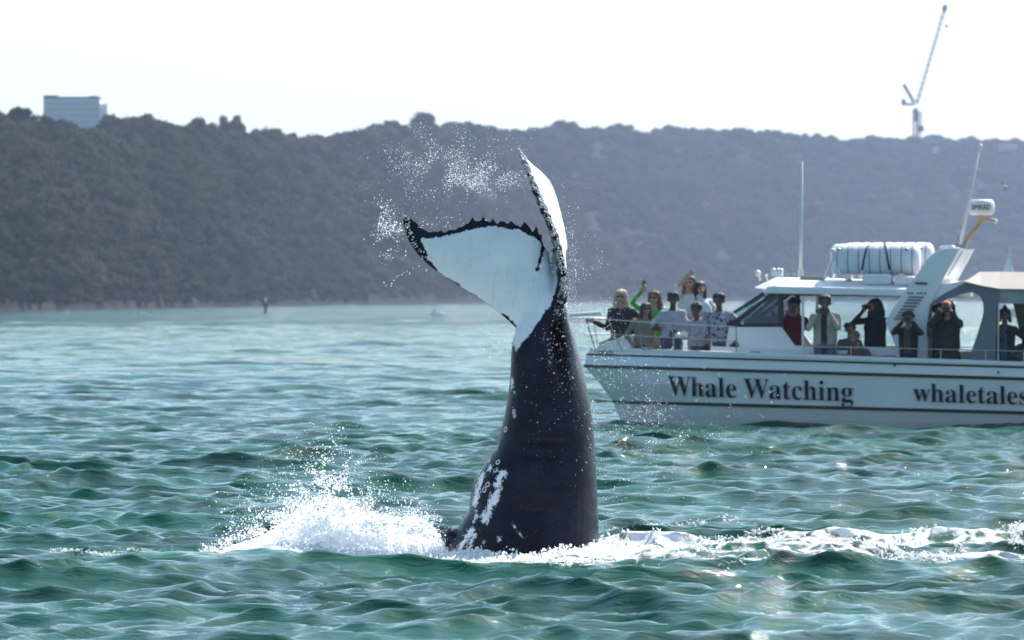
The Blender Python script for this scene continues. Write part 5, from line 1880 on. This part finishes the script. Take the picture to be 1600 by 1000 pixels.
    if hairstyle != 'none':
        cap_mesh(bm, hp(0, .022, .035), hp(0, .03, .03), .100 * s, .096 * s, 14)
        cap_mesh(bm, hp(-.05, .0, .065), hp(.05, .0, .065), .055 * s, .055 * s, 10)
        if hairstyle in ('long', 'veil'):
            w = .10 if hairstyle == 'long' else .13
            for sg in (-1, 1):
                for yy in (.01, .05):
                    cap_mesh(bm, hp(sg * .075, yy, .03), hp(sg * w * .85, yy + .01, -.14), .042 * s, .045 * s)
                    cap_mesh(bm, hp(sg * w * .85, yy + .01, -.14), hp(sg * w, yy, -.26), .045 * s, .022 * s)
            cap_mesh(bm, hp(0, .07, 0), hp(0, .08, -.26), .085 * s, .07 * s)
            if hairstyle == 'veil':
                cap_mesh(bm, hp(0, .03, .02), hp(0, .05, -.10), .112 * s, .14 * s)
        if hairstyle == 'bun':
            cap_mesh(bm, hp(0, .03, .12), hp(0, .035, .145), .045 * s, .042 * s)
            for sg in (-1, 1): cap_mesh(bm, hp(sg * .075, .03, .02), hp(sg * .09, .04, -.10), .04 * s, .03 * s)
        if hairstyle == 'curly':
            g = random.Random(hash(label) % 1000 if False else len(label))
            for _ in range(16):
                a = g.uniform(0, 6.28); e_ = g.uniform(.0, 1.2)
                v = Vector((math.cos(a) * math.cos(e_), abs(math.sin(a)) * math.cos(e_) * .9 + .1, math.sin(e_))) * .098
                cap_mesh(bm, hp(v.x, v.y, v.z + .02), hp(v.x * 1.1, v.y * 1.1, v.z * 1.1 + .02), .038 * s, .03 * s, 8)
        mh = bpy.data.meshes.new('h'); bm.to_mesh(mh); bm.free()
        mh = remeshed(mh, 0.014, 2)
        cc = coords(mh).astype(float)
        for i in range(len(cc)):
            nn = mnoise.noise(Vector(cc[i]) * 26) * .010
            cc[i] += np.array([nn, nn, nn])
        mh.vertices.foreach_set('co', cc.astype(np.float32).ravel())
        mh.materials.clear()
        link('hair', mh, hm, root, True)
    if glasses:
        m = MB()
        for sg in (-1, 1): m.box(hp(sg * .036, -.098, .012), (.055 * s, .014 * s, .036 * s))
        m.box(hp(0, -.096, .018), (.12 * s, .008 * s, .008 * s))
        m.build('sunglasses', cloth((0.01, 0.01, 0.012), .15), root, bevel=.005)
    if hat:
        m = MB(); m.ball(hp(0, .01, .055), .105 * s, 2, (1, 1.05, .72)); m.bar(hp(0, -.06, .045), hp(0, -.15, .03), .075 * s, .06 * s, 10)
        if False: pass
        m.build('hat', cloth(hat), root, True)
    M = Matrix.Translation(wloc) @ Matrix.Rotation(-YAW + face, 4, 'Z')
    return root, {k: M @ v for k, v in hands.items()}, M @ hc, s, M

blk = paint('black_camera_body', (0.012, 0.012, 0.014), .35)
def held_camera(M, pos, label, lens=.11, col=blk):
    t = empty('camera', pos, M.to_euler().z); tag(t, label, 'camera')
    MB().box((0, 0, 0), (.135, .055, .09)).box((0, 0, .055), (.05, .05, .03)).build('camera_body', col, t, bevel=.008)
    MB().bar((0, -.02, -.005), (0, -.03 - lens, -.005), .036, .040, 14).build('lens', col, t)
    return t
def held_phone(M, pos, label, col, rot=0.0):
    t = empty('phone', pos, M.to_euler().z); t.rotation_euler = (0, rot, M.to_euler().z); tag(t, label, 'phone')
    MB().box((0, 0, 0), (.075, .010, .155)).build('case', col, t, bevel=.006)
    MB().ball((.018, -.007, .055), .008, 1).build('phone_lens', blk, t)
    return t

def two_hand_camera(kw, label, lens=.11, z=1.575, y=-.23, w=.045):
    kw = dict(kw); kw['lh'] = (-.10, y + .03, z - .07); kw['rh'] = (.10, y + .03, z - .07)
    root, h, hc, s, M = make_person(**kw)
    q = M @ ((M.inverted() @ hc) + Vector((0, -.145, min(-.005, z - 1.58))) * s)
    return root, held_camera(M, q, label, lens)

def people():
    # ---- on the bow
    make_person('woman in a black jacket with blond hooded hair, arm out along the bow rail', 974, 453, 2.15, skinc='fair', top=(0.012, 0.012, 0.014), bottom=(0.12, 0.30, 0.06), hair=(0.42, 0.33, 0.22), hairstyle='long',
                glasses=True, lh=(-.46, -.02, 1.17), rh=(.22, -.10, .95), build=1.15, tilt=-.06)
    make_person('woman in an olive striped top and jeans leaning at the bow rail', 1006, 473, 1.5, face=.25, tilt=.06, skinc='tan', top=(0.20, 0.18, 0.13), bottom=(0.025, 0.04, 0.09), hair=(0.05, 0.035, 0.03), hairstyle='long',
                glasses=True, lh=(-.24, -.15, .95), rh=(.20, -.30, 1.28), build=1.15)
    _, h, _, _, M = make_person('woman in a bright green top raising a phone over her head', 1026, 455, 2.3, face=-.2, tilt=-.05, skinc='fair', top=(0.05, 0.33, 0.05), bottom=(0.3, 0.28, 0.22), hair=(0.10, 0.05, 0.04), hairstyle='long',
                glasses=True, lh=(-.17, -.16, 1.70), rh=(.22, -.18, 1.15))
    held_phone(M, h[-1] + Vector((0, 0, .05)), 'green phone held up above the heads on the bow', paint('green_phone_case', (0.01, 0.16, 0.06), .4))
    _, h, _, _, M = make_person('man in a white sleeveless shirt with very dark hair, elbow bent', 1049, 456, 1.35, skinc='dark', top=(0.36, 0.37, 0.42), tilt=.05, bottom=(0.06, 0.08, 0.13), hair=(0.01, 0.008, 0.008), hairstyle='short',
                sleeve='short', lh=(-.20, -.22, 1.10), rh=(.12, -.26, 1.02))
    held_camera(M, h[1] + Vector((0, -.05, .02)), 'small black camera held low by the man in the white sleeveless shirt', .06)
    _, h, _, _, M = make_person('tall woman in a white top shading her eyes with her raised hand', 1071, 431, 2.85, skinc='fair', top=(0.52, 0.52, 0.54), tilt=.10, bottom=(0.3, 0.3, 0.32), hair=(0.16, 0.10, 0.06), hairstyle='long', step=STEP,
                sleeve='short', lh=(-.03, -.15, 1.68), rh=(.22, -.18, 1.05))
    make_person('woman in a white shirt with long dark hair looking over her shoulder', 1098, 440, 2.9, face=.5, skinc='fair', top=(0.56, 0.57, 0.58), tilt=-.08, bottom=(0.08, 0.08, 0.1), hair=(0.025, 0.015, 0.012), hairstyle='long', step=STEP,
                sleeve='short', lh=(-.20, -.15, 1.0), rh=(.22, -.10, .95))
    _, h, _, _, M = make_person('person with dark curly hair and grey top bending forward with a white lens', 1094, 474, 1.1, face=-.4, skinc='brown', top=(0.30, 0.31, 0.36), bottom=(0.05, 0.05, 0.05), hair=(0.025, 0.02, 0.012), hairstyle='curly',
                lean=.22, lh=(-.16, -.34, 1.12), rh=(.02, -.36, 1.08))
    held_camera(M, (h[-1] + h[1]) / 2 + Vector((0, -.03, .03)), 'camera with a long white lens held by the person bending forward', .22, whitep)
    _, h, _, _, M = make_person('man in a black and white patterned shirt at the right end of the bow group', 1126, 458, 1.0, face=-.15, tilt=-.04, skinc='brown', top=(0.4, 0.4, 0.45), bottom=(0.06, 0.09, 0.14), hair=(0.01, 0.008, 0.008), hairstyle='short',
                topmat=pattern_shirt(), sleeve='short', lh=(-.20, -.18, 1.0), rh=(.28, -.10, .92), build=1.15)
    held_camera(M, h[1] + Vector((0, -.02, -.04)), 'black camera hanging in the hand of the man in the patterned shirt', .06)
    # ---- cabin and side deck
    two_hand_camera(dict(label='woman in a dark red jacket holding a camera inside the cabin window', px=1241, py_top=467, b=1.35, skinc='fair', top=(0.20, 0.012, 0.025), bottom=(0.05, 0.05, 0.06), hair=(0.02, 0.015, 0.012), hairstyle='curly', build=1.05),
                    'silver grey camera held at chin height by the woman in red', .05, z=1.50)
    two_hand_camera(dict(label='broad man in a cream jacket with dark vest on the side deck, camera raised', px=1289, py_top=461, b=.48, skinc='brown', top=(0.38, 0.34, 0.27), bottom=(0.10, 0.11, 0.18), hair=(0.02, 0.015, 0.012), build=1.12, under=(0.03, 0.03, 0.035)),
                    'small dark camera at the face of the man in the cream jacket', .06, z=1.46)
    make_person('seated person with dark hair and grey top low in the cabin window', 1328, 505, .78, face=.3, skinc='tan', top=(0.12, 0.12, 0.11), bottom=(0.08, 0.07, 0.06), hair=(0.02, 0.018, 0.012), hairstyle='curly', seat=True, lh=(-.12, -.30, 1.08), rh=(.12, -.30, 1.08), hmax=1.5)
    make_person('crouching person in brown bent over on the side deck', 1351, 517, .74, face=-.5, skinc='tan', top=(0.13, 0.075, 0.045), bottom=(0.07, 0.045, 0.03), hair=(0.16, 0.08, 0.03), hairstyle='short', seat=True, lean=.5, lh=(-.05, -.35, 1.0), rh=(.15, -.35, 1.0))
    two_hand_camera(dict(label='woman with long black hair and black coat aiming a camera, pink hands, before the arch', px=1368, py_top=467, b=1.2, face=-.55, skinc='fair', top=(0.010, 0.012, 0.014), bottom=(0.015, 0.015, 0.02), hair=(0.008, 0.010, 0.010), hairstyle='veil', coat=True, build=1.15),
                    'black camera with long lens aimed by the woman in the black coat', .13)
    two_hand_camera(dict(label='person in a black jacket with camera to the face in front of the white arch', px=1419, py_top=487, b=.30, skinc='tan', top=(0.012, 0.014, 0.016), bottom=(0.012, 0.012, 0.02), hair=(0.012, 0.012, 0.010), hairstyle='curly', build=1.05, under=(0.06, 0.06, 0.04)),
                    'black camera held to the face by the person before the arch', .10)
    two_hand_camera(dict(label='person in a long dark olive coat and orange cap just right of the arch', px=1481, py_top=470, b=.42, face=-.1, skinc='fair', top=(0.022, 0.024, 0.016), bottom=(0.015, 0.015, 0.02), hair=(0.02, 0.015, 0.01), hairstyle='long', coat=True, build=1.15, hat=(0.42, 0.13, 0.06)),
                    'black camera held up by the person in the long olive coat', .10)
    make_person('person in dark clothes mostly hidden behind the olive-coated one by the arch', 1467, 474, .95, face=.2, skinc='tan', top=(0.10, 0.09, 0.10), bottom=(0.015, 0.015, 0.02), hair=(0.012, 0.012, 0.010), hairstyle='curly', lh=(-.2, -.2, 1.2), rh=(.2, -.2, 1.0))
    make_person('woman with a hair bun, black jacket and blue dress under the stern awning', 1570, 482, .55, skinc='brown', top=(0.008, 0.010, 0.014), bottom=(0.03, 0.07, 0.11), hair=(0.008, 0.008, 0.008), hairstyle='bun', coat=True, under=(0.025, 0.07, 0.12), rh=(.26, -.05, .95), lh=(-.05, -.2, 1.2), hmax=1.62)
    make_person('person in a mauve top cut off by the right edge of the picture', 1601, 512, .8, skinc='brown', top=(0.16, 0.14, 0.20), bottom=(0.10, 0.04, 0.04), hair=(0.015, 0.012, 0.012), hairstyle='curly', seat=True)
people()

# ================================================================== HAZE
def haze():
    m = bpy.data.materials.new('sea_haze'); m.use_nodes = True
    nt = m.node_tree; nt.nodes.clear()
    v = nt.nodes.new('ShaderNodeVolumePrincipled')
    v.inputs['Color'].default_value = (0.56, 0.68, 0.96, 1)
    v.inputs['Density'].default_value = 0.00011
    v.inputs['Anisotropy'].default_value = 0.35
    out = nt.nodes.new('ShaderNodeOutputMaterial')
    nt.links.new(v.outputs[0], out.inputs['Volume'])
    o = MB().box((0, 2950, 95), (9000, 6200, 215)).build('haze', m)
    tag(o, 'thin bright sea haze in front of the headland', kind='stuff')
haze()
